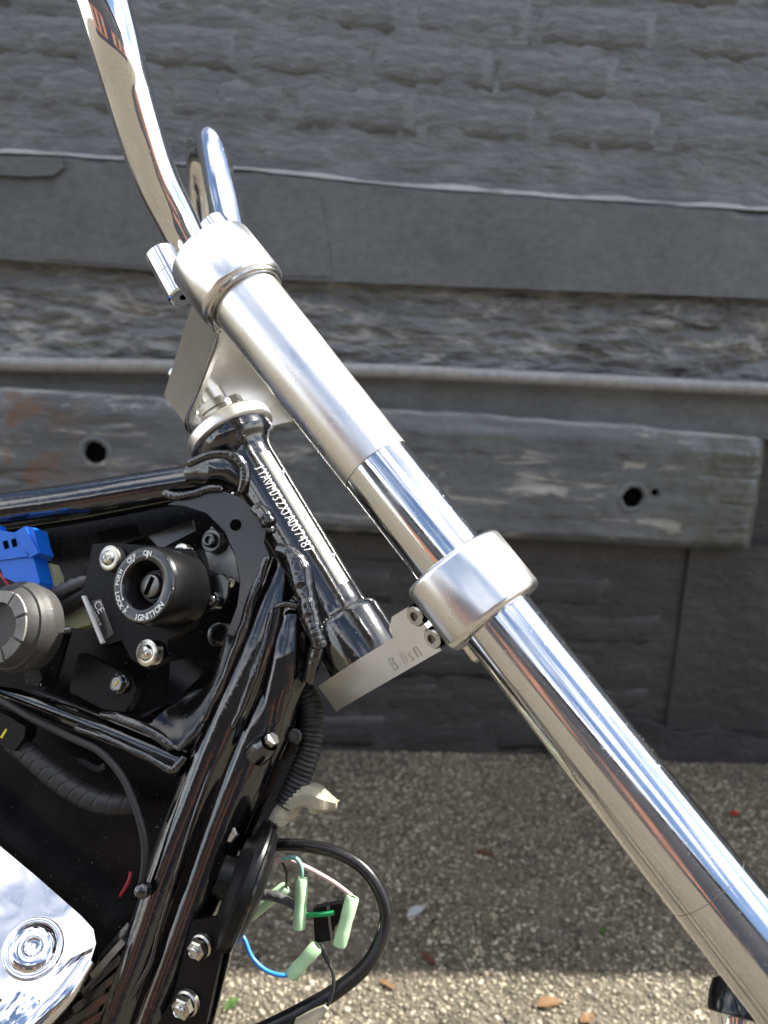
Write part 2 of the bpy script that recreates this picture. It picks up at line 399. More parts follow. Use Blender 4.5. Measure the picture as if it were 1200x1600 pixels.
def paint_material(name, c0, c1, bscale, bstr, bdist, stretch=(1, 1, 1), rough=0.5, moss=0.0, worn=0.0, rust=None, mossx=None):
    m, t, b = newmat(name); v = coords(t, stretch); vp = coords(t)
    n = tex(t, vp, 7, 6, 0.6); base = ramp(t, n.outputs['Fac'], [(0.3, c0), (0.7, c1)])
    fine = tex(t, v, 55, 7, 0.68)
    fc = ramp(t, fine.outputs['Fac'], [(0.3, G(0.80)), (0.7, G(1.18))]); base = mixc(t, 1.0, base, fc, 'MULTIPLY')
    if worn:
        wn = tex(t, v, 16, 8, 0.72, dist=0.6); wf = ramp(t, wn.outputs['Fac'], [(0.56-worn*0.1, G(0)), (0.66, G(0.85))])
        base = mixc(t, wf, base, (0.38, 0.375, 0.35))
        dn = tex(t, v, 11, 8, 0.72, dist=0.8); df = ramp(t, dn.outputs['Fac'], [(0.58, G(0)), (0.70, G(0.8))])
        base = mixc(t, df, base, (0.028, 0.027, 0.024))
    if moss:
        mn = tex(t, vp, 26, 8, 0.7); mf = ramp(t, mn.outputs['Fac'], [(0.60-moss*0.12, G(0)), (0.70, G(0.9))])
        if mossx:
            sx = N(t, 'ShaderNodeSeparateXYZ'); t.links.new(vp, sx.inputs[0]); mr = N(t, 'ShaderNodeMapRange'); mr.inputs['From Min'].default_value = mossx[0]; mr.inputs['From Max'].default_value = mossx[1]; t.links.new(sx.outputs['X'], mr.inputs['Value'])
            mf2 = N(t, 'ShaderNodeMath', operation='MULTIPLY'); t.links.new(mf, mf2.inputs[0]); t.links.new(mr.outputs['Result'], mf2.inputs[1]); mf = mf2.outputs[0]
        base = mixc(t, mf, base, (0.055, 0.058, 0.02))
    if rust:
        rn = tex(t, vp, 14, 6, 0.7); rf = ramp(t, rn.outputs['Fac'], [(0.50, G(0)), (0.60, G(0.8))])
        sx = N(t, 'ShaderNodeSeparateXYZ'); t.links.new(vp, sx.inputs[0]); mr = N(t, 'ShaderNodeMapRange'); mr.inputs['From Min'].default_value = rust[1]; mr.inputs['From Max'].default_value = rust[0]; t.links.new(sx.outputs['X'], mr.inputs['Value'])
        rf2 = N(t, 'ShaderNodeMath', operation='MULTIPLY'); t.links.new(rf, rf2.inputs[0]); t.links.new(mr.outputs['Result'], rf2.inputs[1])
        base = mixc(t, rf2.outputs[0], base, (0.17, 0.085, 0.045))
    t.links.new(base, b.inputs['Base Color']); b.inputs['Roughness'].default_value = rough
    big = tex(t, v, bscale, 8, 0.66, dist=0.3); nn = bump(t, b, big.outputs['Fac'], bstr, bdist)
    bump(t, b, fine.outputs['Fac'], bstr*0.7, bdist*0.25, nn)
paint_material('paint_brick', (0.108, 0.118, 0.127), (0.168, 0.182, 0.193), 20, 0.85, 0.012, (0.6, 0.6, 1.8), 0.38)
paint_material('paint_smooth', (0.104, 0.115, 0.123), (0.140, 0.153, 0.161), 9, 0.35, 0.004, (1, 1, 1.5), 0.40)
paint_material('paint_rough', (0.122, 0.131, 0.139), (0.19, 0.202, 0.212), 22, 1.0, 0.02, (0.55, 0.55, 1.6), 0.5, worn=0.5)
paint_material('paint_timber', (0.088, 0.097, 0.105), (0.135, 0.146, 0.155), 16, 0.55, 0.005, (0.35, 0.35, 1.6), 0.42, moss=1.6, worn=0.1, rust=(-0.74, -0.56), mossx=(0.50, 0.70))
paint_material('paint_edge', (0.20, 0.20, 0.20), (0.34, 0.34, 0.33), 24, 1.0, 0.016, (0.5, 0.5, 1.3), 0.5, moss=0.6, worn=0.7)
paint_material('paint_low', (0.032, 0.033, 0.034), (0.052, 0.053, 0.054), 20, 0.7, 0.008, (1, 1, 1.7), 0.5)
paint_material('paint_pipe', (0.24, 0.24, 0.24), (0.30, 0.30, 0.30), 9, 0.15, 0.002, (1, 1, 1), 0.25)

def strip(name, zl, zh, off, mat, nu, nv, parent, u0=U0, u1=U1, edge_lo=None, edge_hi=None, back=0.0):
    """a displaced face between the lines zl(u) and zh(u), with real returns to the wall at top and bottom"""
    bm = bmesh.new(); cols = []
    for i in range(nu+1):
        u = u0 + (u1-u0)*i/nu; a, b = zl(u), zh(u); c = []
        wob = 0.004*fbm(u*9, 3.3, 0.7); 
        c.append(bm.verts.new(wp(u, b+0.003+wob, back-0.02)))
        for j in range(nv+1):
            z = b + (a-b)*j/nv; o = off(u, z, j/nv)
            c.append(bm.verts.new(wp(u, z + (wob if j < 2 else 0), o)))
        c.append(bm.verts.new(wp(u, a, back-0.02)))
        cols.append(c)
    for p, q in zip(cols, cols[1:]):
        for k in range(len(p)-1): bm.faces.new((p[k], q[k], q[k+1], p[k+1]))
    bm.faces.new(cols[0]); bm.faces.new(cols[-1][::-1])
    return finish(name, bm, mat, parent, 70)

Lband_t = line([(0, 236), (95, 240), (380, 262), (640, 290), (1200, 327)], 0.03)
Lband_b = line([(0, 405), (440, 437), (1200, 467)], 0.03)
Lpipe = line([(0, 572), (600, 583), (1200, 612)], 0.045)
Lbeam_t = line([(0, 612), (320, 630), (700, 652), (950, 668), (1200, 692)], 0.06)
Lbeam_b = line([(0, 815), (560, 832), (700, 838), (1170, 862)], 0.06)
BACK = 0.004
# backing core of the wall
core = [wp(U0-1.2, 0, -0.03), wp(U1+1.2, 0, -0.03), wp(U1+1.2, WALL_TOP, -0.03), wp(U0-1.2, WALL_TOP, -0.03)]
slab('core', core, -Wn*0.22, 'paint_low', wall, 0, 1)
# joint faces between the painted bricks (paint fills most of the joints)
def mortar(u, z, v): return 0.0047 + 0.0044*fbm(u*14, z*26, 1.0, 4)
strip('mortar', Lband_t, lambda u: WALL_TOP, mortar, 'paint_brick', 360, 60, wall)
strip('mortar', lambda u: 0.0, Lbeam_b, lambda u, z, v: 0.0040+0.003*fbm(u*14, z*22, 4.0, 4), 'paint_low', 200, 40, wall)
def brick_mesh(k, bw, bh, proud):
    bm = bmesh.new(); nx, ny = 7, 4; grid = []
    for i in range(nx+1):
        c = []
        for j in range(ny+1):
            x = bw*(i/nx-0.5); y = bh*(j/ny-0.5); e = min(i, nx-i, j, ny-j)
            o = proud*(0.25 if e == 0 else 1.0) + 0.0026*noise.noise(Vector((x*30+k*9, y*40, k*3.1)))
            if e == 0:
                x += 0.004*noise.noise(Vector((x*60, y*60, k*7.7))); y += 0.004*noise.noise(Vector((x*40, y*60+9, k*5.7)))
            c.append(bm.verts.new((x, -o, y)))
        grid.append(c)
    for i in range(nx):
        for j in range(ny): bm.faces.new((grid[i][j], grid[i+1][j], grid[i+1][j+1], grid[i][j+1]))
    loop = [grid[i][0] for i in range(nx+1)] + [grid[nx][j] for j in range(1, ny+1)] + [grid[i][ny] for i in range(nx-1, -1, -1)] + [grid[0][j] for j in range(ny-1, 0, -1)]
    bk = [bm.verts.new((v.co.x, 0.025, v.co.z)) for v in loop]; n = len(loop)
    for k2 in range(n): bm.faces.new((loop[k2], bk[k2], bk[(k2+1) % n], loop[(k2+1) % n]))
    me = bpy.data.meshes.new('brick'); bmesh.ops.recalc_face_normals(bm, faces=bm.faces[:]); bm.to_mesh(me); bm.free()
    for p in me.polygons: p.use_smooth = True
    return me
CH, CW = 0.086, 0.240
meshes_hi = [brick_mesh(k, 0.232, 0.079, 0.0072) for k in range(7)]; meshes_half = [brick_mesh(k+20, 0.110, 0.078, 0.0072) for k in range(3)]
meshes_lo = [brick_mesh(k+40, 0.230, 0.077, 0.0065) for k in range(6)]
for m_ in meshes_hi + meshes_half: m_.materials.append(MATS['paint_brick'])
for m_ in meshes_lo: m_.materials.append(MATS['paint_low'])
def lay(me, u, z, tilt=0.0):
    o = bpy.data.objects.new('brick', me); COL.objects.link(o); o.parent = wall
    o.location = wp(u, z, 0.002*random.uniform(-1, 1)) - wall.location; o.rotation_euler = (0, tilt, YAW)
slope = -0.012
z = 1.335; row = 0
while z + 0.04 < WALL_TOP:
    off = (0.0, 0.12)[row % 2] + 0.03*math.sin(row*2.3); u = -1.92 + off
    while u < 2.15:
        zz = z + slope*u
        if zz - 0.039 > Lband_t(u) + 0.004: 
            if row == 2 and False: pass
            lay(random.choice(meshes_hi), u, zz, -slope + random.uniform(-0.004, 0.004))
        u += CW
    z += CH; row += 1
z = 0.048; row = 0
Upier = wuv(1062, 1000, 0.02)[0]
while z < 0.52:
    u = -1.92 + (0.0, 0.12)[row % 2]
    while u < Upier - 0.12:
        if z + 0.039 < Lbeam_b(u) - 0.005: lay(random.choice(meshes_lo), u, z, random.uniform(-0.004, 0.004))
        u += CW
    z += CH; row += 1
# smooth rendered pier at the right with a cracked plinth
strip('rendered_pier', lambda u: 0.075, Lbeam_b, lambda u, z, v: 0.013+0.002*fbm(u*8, z*8, 2.0), 'paint_low', 60, 30, wall, Upier, U1)
Lpl = line([(860, 1148), (960, 1140), (1010, 1128), (1060, 1150), (1120, 1143), (1200, 1163)], 0.03)
strip('plinth', lambda u: 0.0, lambda u: max(0.03, Lpl(u)), lambda u, z, v: 0.026+0.004*fbm(u*12, z*12, 5.0), 'paint_low', 90, 12, wall, wuv(860, 1150, .03)[0], U1)
# smooth concrete ledge band
paint_material('lip_highlight', (0.30, 0.30, 0.30), (0.46, 0.46, 0.45), 40, 0.8, 0.006, (1, 1, 1), 0.4)  # sky highlight along the ledge put into the colour, lighter than the band
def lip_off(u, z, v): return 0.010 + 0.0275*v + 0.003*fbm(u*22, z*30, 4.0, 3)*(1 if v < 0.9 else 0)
strip('band_lip', lambda u: Lband_t(u)-0.004-0.004*max(0, fbm(u*6, 1.0, 8.0)), lambda u: Lband_t(u)+0.006+0.005*fbm(u*9, 5.0, 1.0), lip_off, 'lip_highlight', 420, 8, wall)
def band_off(u, z, v):
    edge = min(1.0, v/0.04)
    chip = max(0.0, fbm(u*7, 8.0, 2.2, 5)-0.15) if v < 0.12 else 0.0
    return 0.018 + 0.017*edge + 0.0016*fbm(u*5, z*6, 3.0) - (0.02*chip*(1-v/0.12) if v < 0.12 else 0)
strip('concrete_band', Lband_b, Lband_t, band_off, 'paint_smooth', 560, 50, wall)
lathe('drill_hole', wp(*wuv(197, 342, 0.0355), 0.0352), Wn, [(0, 0.006), (0.0006, 0.0062), (0.0008, 0.0)], 'dark_hole', wall, 14)
bm = bmesh.new(); pp_ = [(-40, 243), (92, 246), (100, 262), (84, 274), (40, 276), (-40, 270)]
slab('render_chunk', [wp(*wuv(x, y, 0.044), 0.036) for x, y in pp_], Wn*0.010, 'paint_smooth', wall, 0.003, 2)
slab('plaster_patch', [wp(*wuv(x, y, 0.038), 0.0345) for x, y in [(96, 256), (150, 262), (320, 276), (420, 290), (500, 300), (520, 432), (440, 430), (66, 404), (68, 350), (78, 300)]], Wn*0.0028, 'paint_smooth', wall, 0.0012, 2)
# rough stone course between band and pipe
def rough_off(u, z, v):
    r = fbm(u*7, z*26, 6.0, 5)
    r2 = abs(fbm(u*11+4, z*30, 9.0, 4))
    return 0.006 + 0.010*r + 0.012*(0.5-r2)
strip('stone_course', Lpipe, Lband_b, rough_off, 'paint_rough', 720, 70, wall)
# recess below the pipe
strip('recess', Lbeam_t, Lpipe, lambda u, z, v: 0.0+0.004*fbm(u*8, z*18, 3.0), 'paint_smooth', 200, 16, wall)
# pipe
bm = bmesh.new(); pr = 0.0145
sweep(bm, [(wp(U0+(U1-U0)*k/60, Lpipe(U0+(U1-U0)*k/60)+0.004, 0.034), pr) for k in range(61)], 24)
finish('pipe', bm, 'paint_pipe', wall, 60)
# timber beam with bolt holes; it stops just inside the right edge of the view
Uend = wuv(1192, 770, 0.06)[0]
def beam_off(u, z, v):
    o = 0.062 + 0.0018*fbm(u*2.5, z*40, 1.0, 5) + 0.0025*fbm(u*5, z*8, 7.0, 4)
    o -= 0.05*max(0.0, 0.12-v)**1.0 * (1.4+1.2*fbm(u*6, 2, 2))
    e = (Uend-u)
    if e < 0.03: o -= 0.018*(1-e/0.03)**2
    o += 0.0012*fbm(u*40, z*40, 3.0, 2)
    o -= 0.010*max(0.0, 0.10-abs(fbm(u*1.6, z*22, 5.0, 3)))**0.5*(1 if fbm(u*3, z*6, 11.0, 2) > 0.25 else 0)
    if v > 0.93: o -= 0.01*(v-0.93)/0.07
    return o
strip('weathered_edge', lambda u: Lbeam_t(u)-0.022-0.014*fbm(u*9, 4.0, 4.0), lambda u: Lbeam_t(u)+0.002, lambda u, z, v: beam_off(u, z, 0.0)+0.0035*fbm(u*16, z*30, 8.0, 4)+0.004-0.012*(1-v)-(0.010 if v > 0.95 else 0), 'paint_edge', 420, 10, wall, U0, Uend-0.004)
beam = strip('timber_beam', Lbeam_b, Lbeam_t, beam_off, 'paint_timber', 740, 70, wall, U0, Uend)
holes = []
for (x, y, r) in ((990, 778, 17), (1024, 770, 6.5), (148, 708, 18)):
    u_, z_ = wuv(x, y, 0.064); holes.append((wp(u_, z_, 0.064), r*depth(wp(u_, z_, 0.064))/FPX, x))
bm = bmesh.new(); bm.from_mesh(beam.data)
kill = [f for f in bm.faces if any((f.calc_center_median()-h).length < rm*0.98 and (f.calc_center_median()-h).dot(Wn) > -0.03 for h, rm, _ in holes)]
bmesh.ops.delete(bm, geom=kill, context='FACES'); bm.to_mesh(beam.data); bm.free()
for h, rm, x in holes:
    bm = bmesh.new(); n_ = 28; prof_ = [(-0.004, 1.55), (0.0008, 1.42), (0.0016, 1.25), (0.0010, 1.06), (-0.002, 0.98), (-0.035, 0.92), (-0.035, 0.0)]; rings = []
    for t_, k_ in prof_:
        ring = []
        for q in range(n_):
            th = 2*math.pi*q/n_; j = 1+0.07*noise.noise(Vector((math.cos(th)*2, math.sin(th)*2, x*0.1+k_)))
            if x == 990: j *= 1+0.05*math.cos(6*th)
            ring.append(bm.verts.new(h + Wn*(t_-0.001) + (We*math.cos(th)+Vector((0, 0, 1))*math.sin(th))*rm*max(k_, 0.01)*j))
        rings.append(ring)
    for p_, q2 in zip(rings, rings[1:]):
        for q in range(n_): bm.faces.new((p_[q], p_[(q+1) % n_], q2[(q+1) % n_], q2[q]))
    bm.faces.new(rings[-1]); finish('bolt_hole', bm, 'paint_timber', beam, 50)
    lathe('hole_shade', h-Wn*0.012, Wn, [(0.0, rm*1.0), (0.0005, 0)], 'dark_hole', beam, 20)  # black disc partway down the hole, paints the shade inside it
for o in wall.children:
    pass

# ---------------------------------------------------------------- red brick building across the lane (seen mirrored in the chrome)
def red_brick():
    m, t, b = newmat('red_brick'); v = coords(t)
    br = N(t, 'ShaderNodeTexBrick'); br.inputs['Scale'].default_value = 1.0
    br.inputs['Brick Width'].default_value = 0.24; br.inputs['Row Height'].default_value = 0.086; br.inputs['Mortar Size'].default_value = 0.006
    br.inputs['Color1'].default_value = (0.36, 0.12, 0.07, 1); br.inputs['Color2'].default_value = (0.27, 0.085, 0.05, 1); br.inputs['Mortar'].default_value = (0.4, 0.36, 0.3, 1)
    c = N(t, 'ShaderNodeTexCoord'); mp_ = N(t, 'ShaderNodeMapping'); mp_.inputs['Rotation'].default_value = (R_(90), 0, 0)
    t.links.new(c.outputs['Object'], mp_.inputs['Vector']); t.links.new(mp_.outputs['Vector'], br.inputs['Vector'])
    t.links.new(br.outputs['Color'], b.inputs['Base Color']); b.inputs['Roughness'].default_value = 0.8
red_brick()
simple('window_frame', (0.06, 0.06, 0.06), 0, 0.5); simple('window_glass', (0.02, 0.025, 0.03), 0, 0.05, spec=0.8); simple('roof_tile', (0.07, 0.065, 0.06), 0, 0.6, cvar=0.3); simple('door_paint', (0.03, 0.035, 0.045), 0, 0.35)
bld = thing('brick_building', 'two storey building across the lane, red brick below dark cladding, mirrored in the chrome', 'building', Vector((0, -7.0, 0)))
X_, Y_, Z_ = Vector((1, 0, 0)), Vector((0, 1, 0)), Vector((0, 0, 1))
simple('dark_cladding', (0.035, 0.033, 0.038), 0, 0.55, cvar=0.2)
box('wall', Vector((0, -8.5, 1.1)), X_, Y_, Z_, 18, 3.0, 2.2, 'red_brick', bld, 0.01, 1)
box('base_course', Vector((0, -6.98, 0.3)), X_, Y_, Z_, 18, 0.06, 0.6, 'dark_cladding', bld, 0.005, 1)
box('upper_storey', Vector((0, -8.5, 3.45)), X_, Y_, Z_, 18.1, 3.1, 2.5, 'dark_cladding', bld, 0.01, 1)
slab('roof', [Vector((-9.3, -6.75, 4.7)), Vector((-9.3, -8.5, 5.4)), Vector((-9.3, -10.3, 4.7)), Vector((-9.3, -10.3, 4.62)), Vector((-9.3, -6.75, 4.62))], X_*18.6, 'roof_tile', bld, 0.01, 1)
for xx in (-6, -3.2, 3.4, 6.2):
    wf = box('window', Vector((xx, -6.99, 1.4)), X_, Y_, Z_, 1.4, 0.08, 1.2, 'window_frame', bld, 0.005, 1)
    for dx in (-0.34, 0.34): box('pane', Vector((xx+dx, -6.945, 1.4)), X_, Y_, Z_, 0.6, 0.02, 1.06, 'window_glass', wf, 0, 1)
    wf = box('window', Vector((xx, -6.94, 3.4)), X_, Y_, Z_, 1.4, 0.08, 0.9, 'window_frame', bld, 0.005, 1)
    for dx in (-0.34, 0.34): box('pane', Vector((xx+dx, -6.895, 3.4)), X_, Y_, Z_, 0.6, 0.02, 0.78, 'window_glass', wf, 0, 1)
dr = box('door', Vector((0, -6.98, 1.05)), X_, Y_, Z_, 2.6, 0.1, 2.1, 'door_paint', bld, 0.01, 1)

# ================================================================ the motorcycle
base = pl(250, 1500, 0.1); base.z = 0.0
bike = thing('motorcycle', 'stripped black motorcycle frame with chrome fork, handlebar and loose wiring, leaning before the wall', 'motorcycle', base)
def fk(t, l=0.0, r=0.0): return A0 + AX*t + LAT*l + REAR*r
FL = 0.205                                       # far fork tube, lateral distance
tseam = (pl(588, 728, 0.0)-A0).dot(AX); tlow = (pl(737, 924, 0.0)-A0).dot(AX)
def R_px(px_, t): return px_*depth(fk(t))/FPX
RT = R_px(58.0, tseam)
# fork tubes and the aluminium upper sleeves
for side, l in enumerate((0.0, FL)):
    f = lathe('fork_tube', fk(0, l), AX, [(0.01, RT*0.9), (0.01, RT*0.99), (tseam-0.001, RT*0.99), (tlow+0.06, RT*0.995), (tlow+0.065, RT), (0.62, RT), (0.78, RT), (0.78, 0)], 'chrome_fork', bike, 96)
    lathe('scribe_line', fk(0.0, l), AX, [(tlow+0.192, RT*0.999), (tlow+0.1921, RT+0.00006), (tlow+0.1924, RT+0.00006), (tlow+0.1925, RT*0.999)], 'brushed_dark', f, 96)
    s_ = lathe('fork_sleeve', fk(0, l), AX, [(-0.03, RT*0.9), (-0.03, RT*1.06), (0.0, RT*1.06), (tseam-0.0006, RT*1.003), (tseam, RT*0.997), (tseam, RT*0.95)], 'turned_aluminium', bike, 96)
    lathe('seam_groove', fk(0, l), AX, [(tseam-0.0001, RT*0.98), (tseam-0.0001, RT*1.0005), (tseam+0.00035, RT*1.0005), (tseam+0.00035, RT*0.98)], 'brushed_dark', s_, 96)
    # upper clamp ring with rolled lip
    ro = 0.0300
    c_ = lathe('upper_clamp', fk(0, l), AX, [(-0.040, 0), (-0.040, ro-0.006), (-0.0400, ro-0.0012), (-0.0397, ro-0.0004), (-0.0388, ro), (-0.004, ro), (-0.002, ro-0.0003), (-0.0005, ro-0.0014), (0.0002, ro-0.0040), (0.0004, RT*1.05)], 'clamp_aluminium', bike, 96)
    lathe('lip', fk(0, l), AX, [(-0.0015, ro-0.0045), (0.0005, ro-0.0022), (0.0018, ro-0.0026), (0.0026, ro-0.0040), (0.0022, ro-0.0056), (0.0005, ro-0.0066)], 'stainless', c_, 96)
# ---- upper tree: plate that runs from the near clamp back to the stem and on to the far clamp
def lp(r, l, t): return fk(t, l, r)
def inv(px, py, l):
    p = pl(px, py, l)-A0; return p.dot(REAR), p.dot(AX)
rA, tA = inv(318, 502, 0.012); rB, tB = inv(352, 546, 0.012); rC, tC = inv(291, 660, 0.098); rD, tD = inv(256, 604, 0.098)
t_top = (tA+tD)/2; t_bot = (tB+tC)/2
rn = (rA+rB)/2; rf = (rC+rD)/2
poly = [(rn-0.004, 0.002), (rn, 0.012), (rf, 0.080), (rf+0.002, 0.1025), (rf, 0.125), (rn, FL-0.012), (rn-0.004, FL-0.002), (-0.012, FL-0.002), (-0.020, FL-0.03), (-0.020, 0.03), (-0.012, 0.002)]
th_ = t_bot-t_top
ut = slab('upper_tree', [lp(r-0.0018 if r > 0 else r, l, t_top) for r, l in poly], AX*(th_*0.38), 'satin_aluminium', bike, 0.0015, 3)
wall_in = 0.006
rim = [(rn-0.004, 0.004), (rn, 0.012), (rf, 0.080), (rf+0.002, 0.1025), (rf, 0.125), (rn, FL-0.012), (rn-0.004, FL-0.004), (rn-0.004-wall_in, FL-0.006), (rf-wall_in, 0.125), (rf-wall_in+0.001, 0.1025), (rf-wall_in, 0.082), (rn-wall_in, 0.014), (rn-0.004-wall_in, 0.006)]
slab('rim', [lp(r, l, t_top+0.0006) for r, l in rim], AX*th_, 'satin_aluminium', ut, 0.0016, 3)
bm = bmesh.new(); sweep(bm, spline([(lp(rn-0.006, -0.004, -0.001), 0.0016), (lp(rn-0.003, 0.004, t_bot*0.6), 0.0017), (lp(rn-0.001, 0.013, t_bot-0.0005), 0.0018), (lp((rn+rf)/2-0.001, 0.046, t_bot), 0.0018), (lp(rf-0.001, 0.080, t_bot), 0.0018), (lp(rf+0.0, 0.1025, t_bot), 0.0016)], 8), 12)
finish('rolled_edge', bm, 'stainless', ut, 60)
# stem pinch bolts that show above the plate
for (x, y, rp) in ((272, 572, 11), (312, 497, 7)):
    c = pl(x+4, y+12, 0.10); r = pxm(c, rp*1.25); lathe('bolt_head', c, -AX, [(-0.012, r), (0.001, r), (0.003, r*0.93), (0.0042, r*0.7), (0.0044, 0)], 'chrome', ut, 28)
# ---- handlebar riser cylinders on the upper tree
def cyl_px(name, p0, p1, l0, l1, rp, mat, parent, n=40, ch=0.12):
    a, b = pl(p0[0], p0[1], l0), pl(p1[0], p1[1], l1); r = pxm(a, rp); d = b-a; ln = d.length
    return lathe(name, a, d, [(0, 0), (0, r*(1-ch)), (r*ch, r), (ln-r*ch, r), (ln, r*(1-ch)), (ln, 0)], mat, parent, n), a, b, r
rs, a, b, r = cyl_px('riser', (250, 395), (287, 464), 0.055, 0.055, 24, 'chrome', bike)
lathe('split_line', a, b-a, [((b-a).length*0.50, r*0.99), ((b-a).length*0.50, r*1.002), ((b-a).length*0.515, r*1.002), ((b-a).length*0.515, r*0.99)], 'brushed_dark', rs)
ax_ = (b-a).normalized(); lathe('bolt_socket', b, ax_, [(0.0, r*0.30), (0.0004, r*0.28), (0.0005, 0)], 'dark_hole', rs, 6)
rs2, a, b, r = cyl_px('riser', (331, 350), (372, 402), 0.15, 0.15, 25, 'chrome', bike)
# ---- handlebar: near bar rises to the left, far bar rises behind it and turns away
hb = tube('handlebar', [(40, -330, -0.06, 46), (100, -170, -0.045, 44), (145, -45, -0.03, 42), (177, 60, -0.01, 40), (200, 140, 0.012, 38), (219, 205, 0.030, 36.5), (244, 280, 0.052, 35), (272, 338, 0.070, 33), (300, 392, 0.085, 31), (330, 432, 0.100, 30), (352, 440, 0.125, 29), (362, 420, 0.15, 29)], 'chrome', bike, 48, 10)
tube('far_bar', [(372, 425, 0.15, 27), (367, 390, 0.165, 26.5), (357, 345, 0.180, 26), (345, 290, 0.195, 25), (334, 240, 0.215, 24), (325, 216, 0.235, 22), (315, 213, 0.265, 20), (309, 232, 0.295, 18.5), (309, 275, 0.325, 17.5), (314, 330, 0.355, 17), (322, 400, 0.39, 16.5)], 'chrome', hb, 40, 10)
for (x, y, l) in ((322, 424, 0.095), (358, 432, 0.142)):
    p_ = pl(x, y, l); h_ = t_top-(p_-A0).dot(AX)
    lathe('riser_post', p_, AX, [(-0.014, 0), (-0.014, 0.013), (-0.012, 0.0185), (0.012, 0.0185), (0.016, 0.015), (max(0.02, h_+0.002), 0.015), (max(0.02, h_+0.002), 0)], 'chrome', hb, 36)
# ---- steering head
H0, H1 = pl(344, 650, 0.1025), pl(546, 986, 0.1025)
HX = (H1-H0).normalized(); HLEN = (H1-H0).length
def hd(t): return H0 + HX*t
def ht(px, py): return (pl(px, py, 0.1025)-H0).dot(HX)
t_ring = ht(356, 676); t_lowcup = ht(538, 968)
rh = pxm(hd(HLEN/2), 46.0)
hub = lathe('head_tube', H0, HX, [(t_ring+0.004, 0.016), (t_ring+0.004, 0.0300), (t_ring+0.012, 0.0308), (t_ring+0.016, 0.0300), (t_ring+0.019, 0.0265), (t_ring+0.022, rh*1.06), (t_ring+0.027, rh*1.01), (t_ring+0.032, rh),
     (t_lowcup-0.012, rh), (t_lowcup-0.006, rh*1.02), (t_lowcup-0.0035, rh*1.06), (t_lowcup-0.0025, 0.0255), (t_lowcup-0.0005, 0.0272), (t_lowcup+0.003, 0.0280), (t_lowcup+0.034, 0.0280), (t_lowcup+0.036, 0.024), (t_lowcup+0.036, 0)], 'black_gloss', bike, 72)
lathe('bearing_cover', H0, HX, [(t_ring-0.004, 0.020), (t_ring-0.0045, 0.0310), (t_ring-0.0035, 0.0332), (t_ring-0.0015, 0.0342), (t_ring+0.0055, 0.0342), (t_ring+0.0065, 0.0330), (t_ring+0.0065, 0.02)], 'satin_aluminium', bike, 72)
def castle(name, t0, t1, r, slots, mat):
    bm = bmesh.new(); x, y = ortho(HX); n = slots*8; rings = []
    for q in range(4):
        ring = []
        for k in range(n):
            in_slot = (k % 8) in (0, 1)
            rr = r*(0.80 if in_slot else 1.0); th = 2*math.pi*k/n
            ring.append(bm.verts.new(H0+HX*(t0+(t1-t0)*(0, .08, .92, 1)[q])+(x*math.cos(th)+y*math.sin(th))*(rr-(0.0006 if q in (0, 3) else 0))))
        rings.append(ring)
    for a_, b_ in zip(rings, rings[1:]):
        for k in range(n): bm.faces.new((a_[k], a_[(k+1) % n], b_[(k+1) % n], b_[k]))
    bm.faces.new(rings[0][::-1]); bm.faces.new(rings[-1]); return finish(name, bm, mat, bike, 30)
castle('ring_nut', t_ring-0.0125, t_ring-0.0045, 0.0225, 4, 'stainless')
castle('ring_nut', t_ring-0.0205, t_ring-0.0135, 0.0215, 4, 'stainless')
lathe('steering_stem', H0, HX, [(-0.05, 0), (-0.05, 0.0125), (HLEN+0.02, 0.0125), (HLEN+0.02, 0)], 'stainless', bike, 32)
# stamped number and the compliance plate wrap round the tube
def head_frame(px, py):
    """axial position and angle (about the head tube) of the surface point under a pixel"""
    d = ray(px, py); best = None
    o = C0-H0; dd = d-HX*d.dot(HX); oo = o-HX*o.dot(HX)
    A_, B_, C_ = dd.dot(dd), 2*dd.dot(oo), oo.dot(oo)-rh*rh
    disc = max(0.0, B_*B_-4*A_*C_); s = (-B_-math.sqrt(disc))/(2*A_); p = C0+d*s
    q = p-H0; t = q.dot(HX); q = q-HX*t; return t, q
hx0 = head_frame(440, 780)[1].normalized(); hy0 = HX.cross(hx0).normalized()
def ang(q): return math.atan2(q.dot(hy0), q.dot(hx0))
def on_head(t, a, h): return H0 + HX*t + (hx0*math.cos(a)+hy0*math.sin(a))*(rh+h)
tv0, qv0 = head_frame(401, 728); tv1, qv1 = head_frame(486, 862)
sgn = 1.0 if ang(head_frame(455, 770)[1]) > ang(head_frame(430, 788)[1]) else -1.0
vin = 'JYAVM032XJA007487'; step = (tv1-tv0)/len(vin); av = ang(qv0)*0.5+ang(qv1)*0.5
sz = 0.0108
def head_text(name, s, t0, stp, a0, size, h, mat, stretch=1.0, thin=0.0):
    for k, ch in enumerate(s):
        if ch == ' ': continue
        yj = (0.23*size, 0.75, 0.10*size) if ch == 'J' else (0.0, 1.0, 0.0)
        jt, ja, jr = (random.uniform(-1, 1)*stp*0.06, random.uniform(-1, 1)*0.00025/rh, random.uniform(-1, 1)*0.05)
        letters(name, ch, size, lambda x, y, z_, k=k, jt=jt, ja=ja, jr=jr, yj=yj: on_head(t0+stp*k+jt + (x*1.25+yj[2] if yj[2] else x)*stretch-y*jr, a0 + ja + sgn*((y+yj[0])*yj[1]+x*jr)/rh, h), mat, hub, 0, thin, 3)
head_text('stamped_character', vin, tv0, step, av-sgn*0.0032/rh, sz, 0.00012, 'engraved', 0.72, -0.00012)
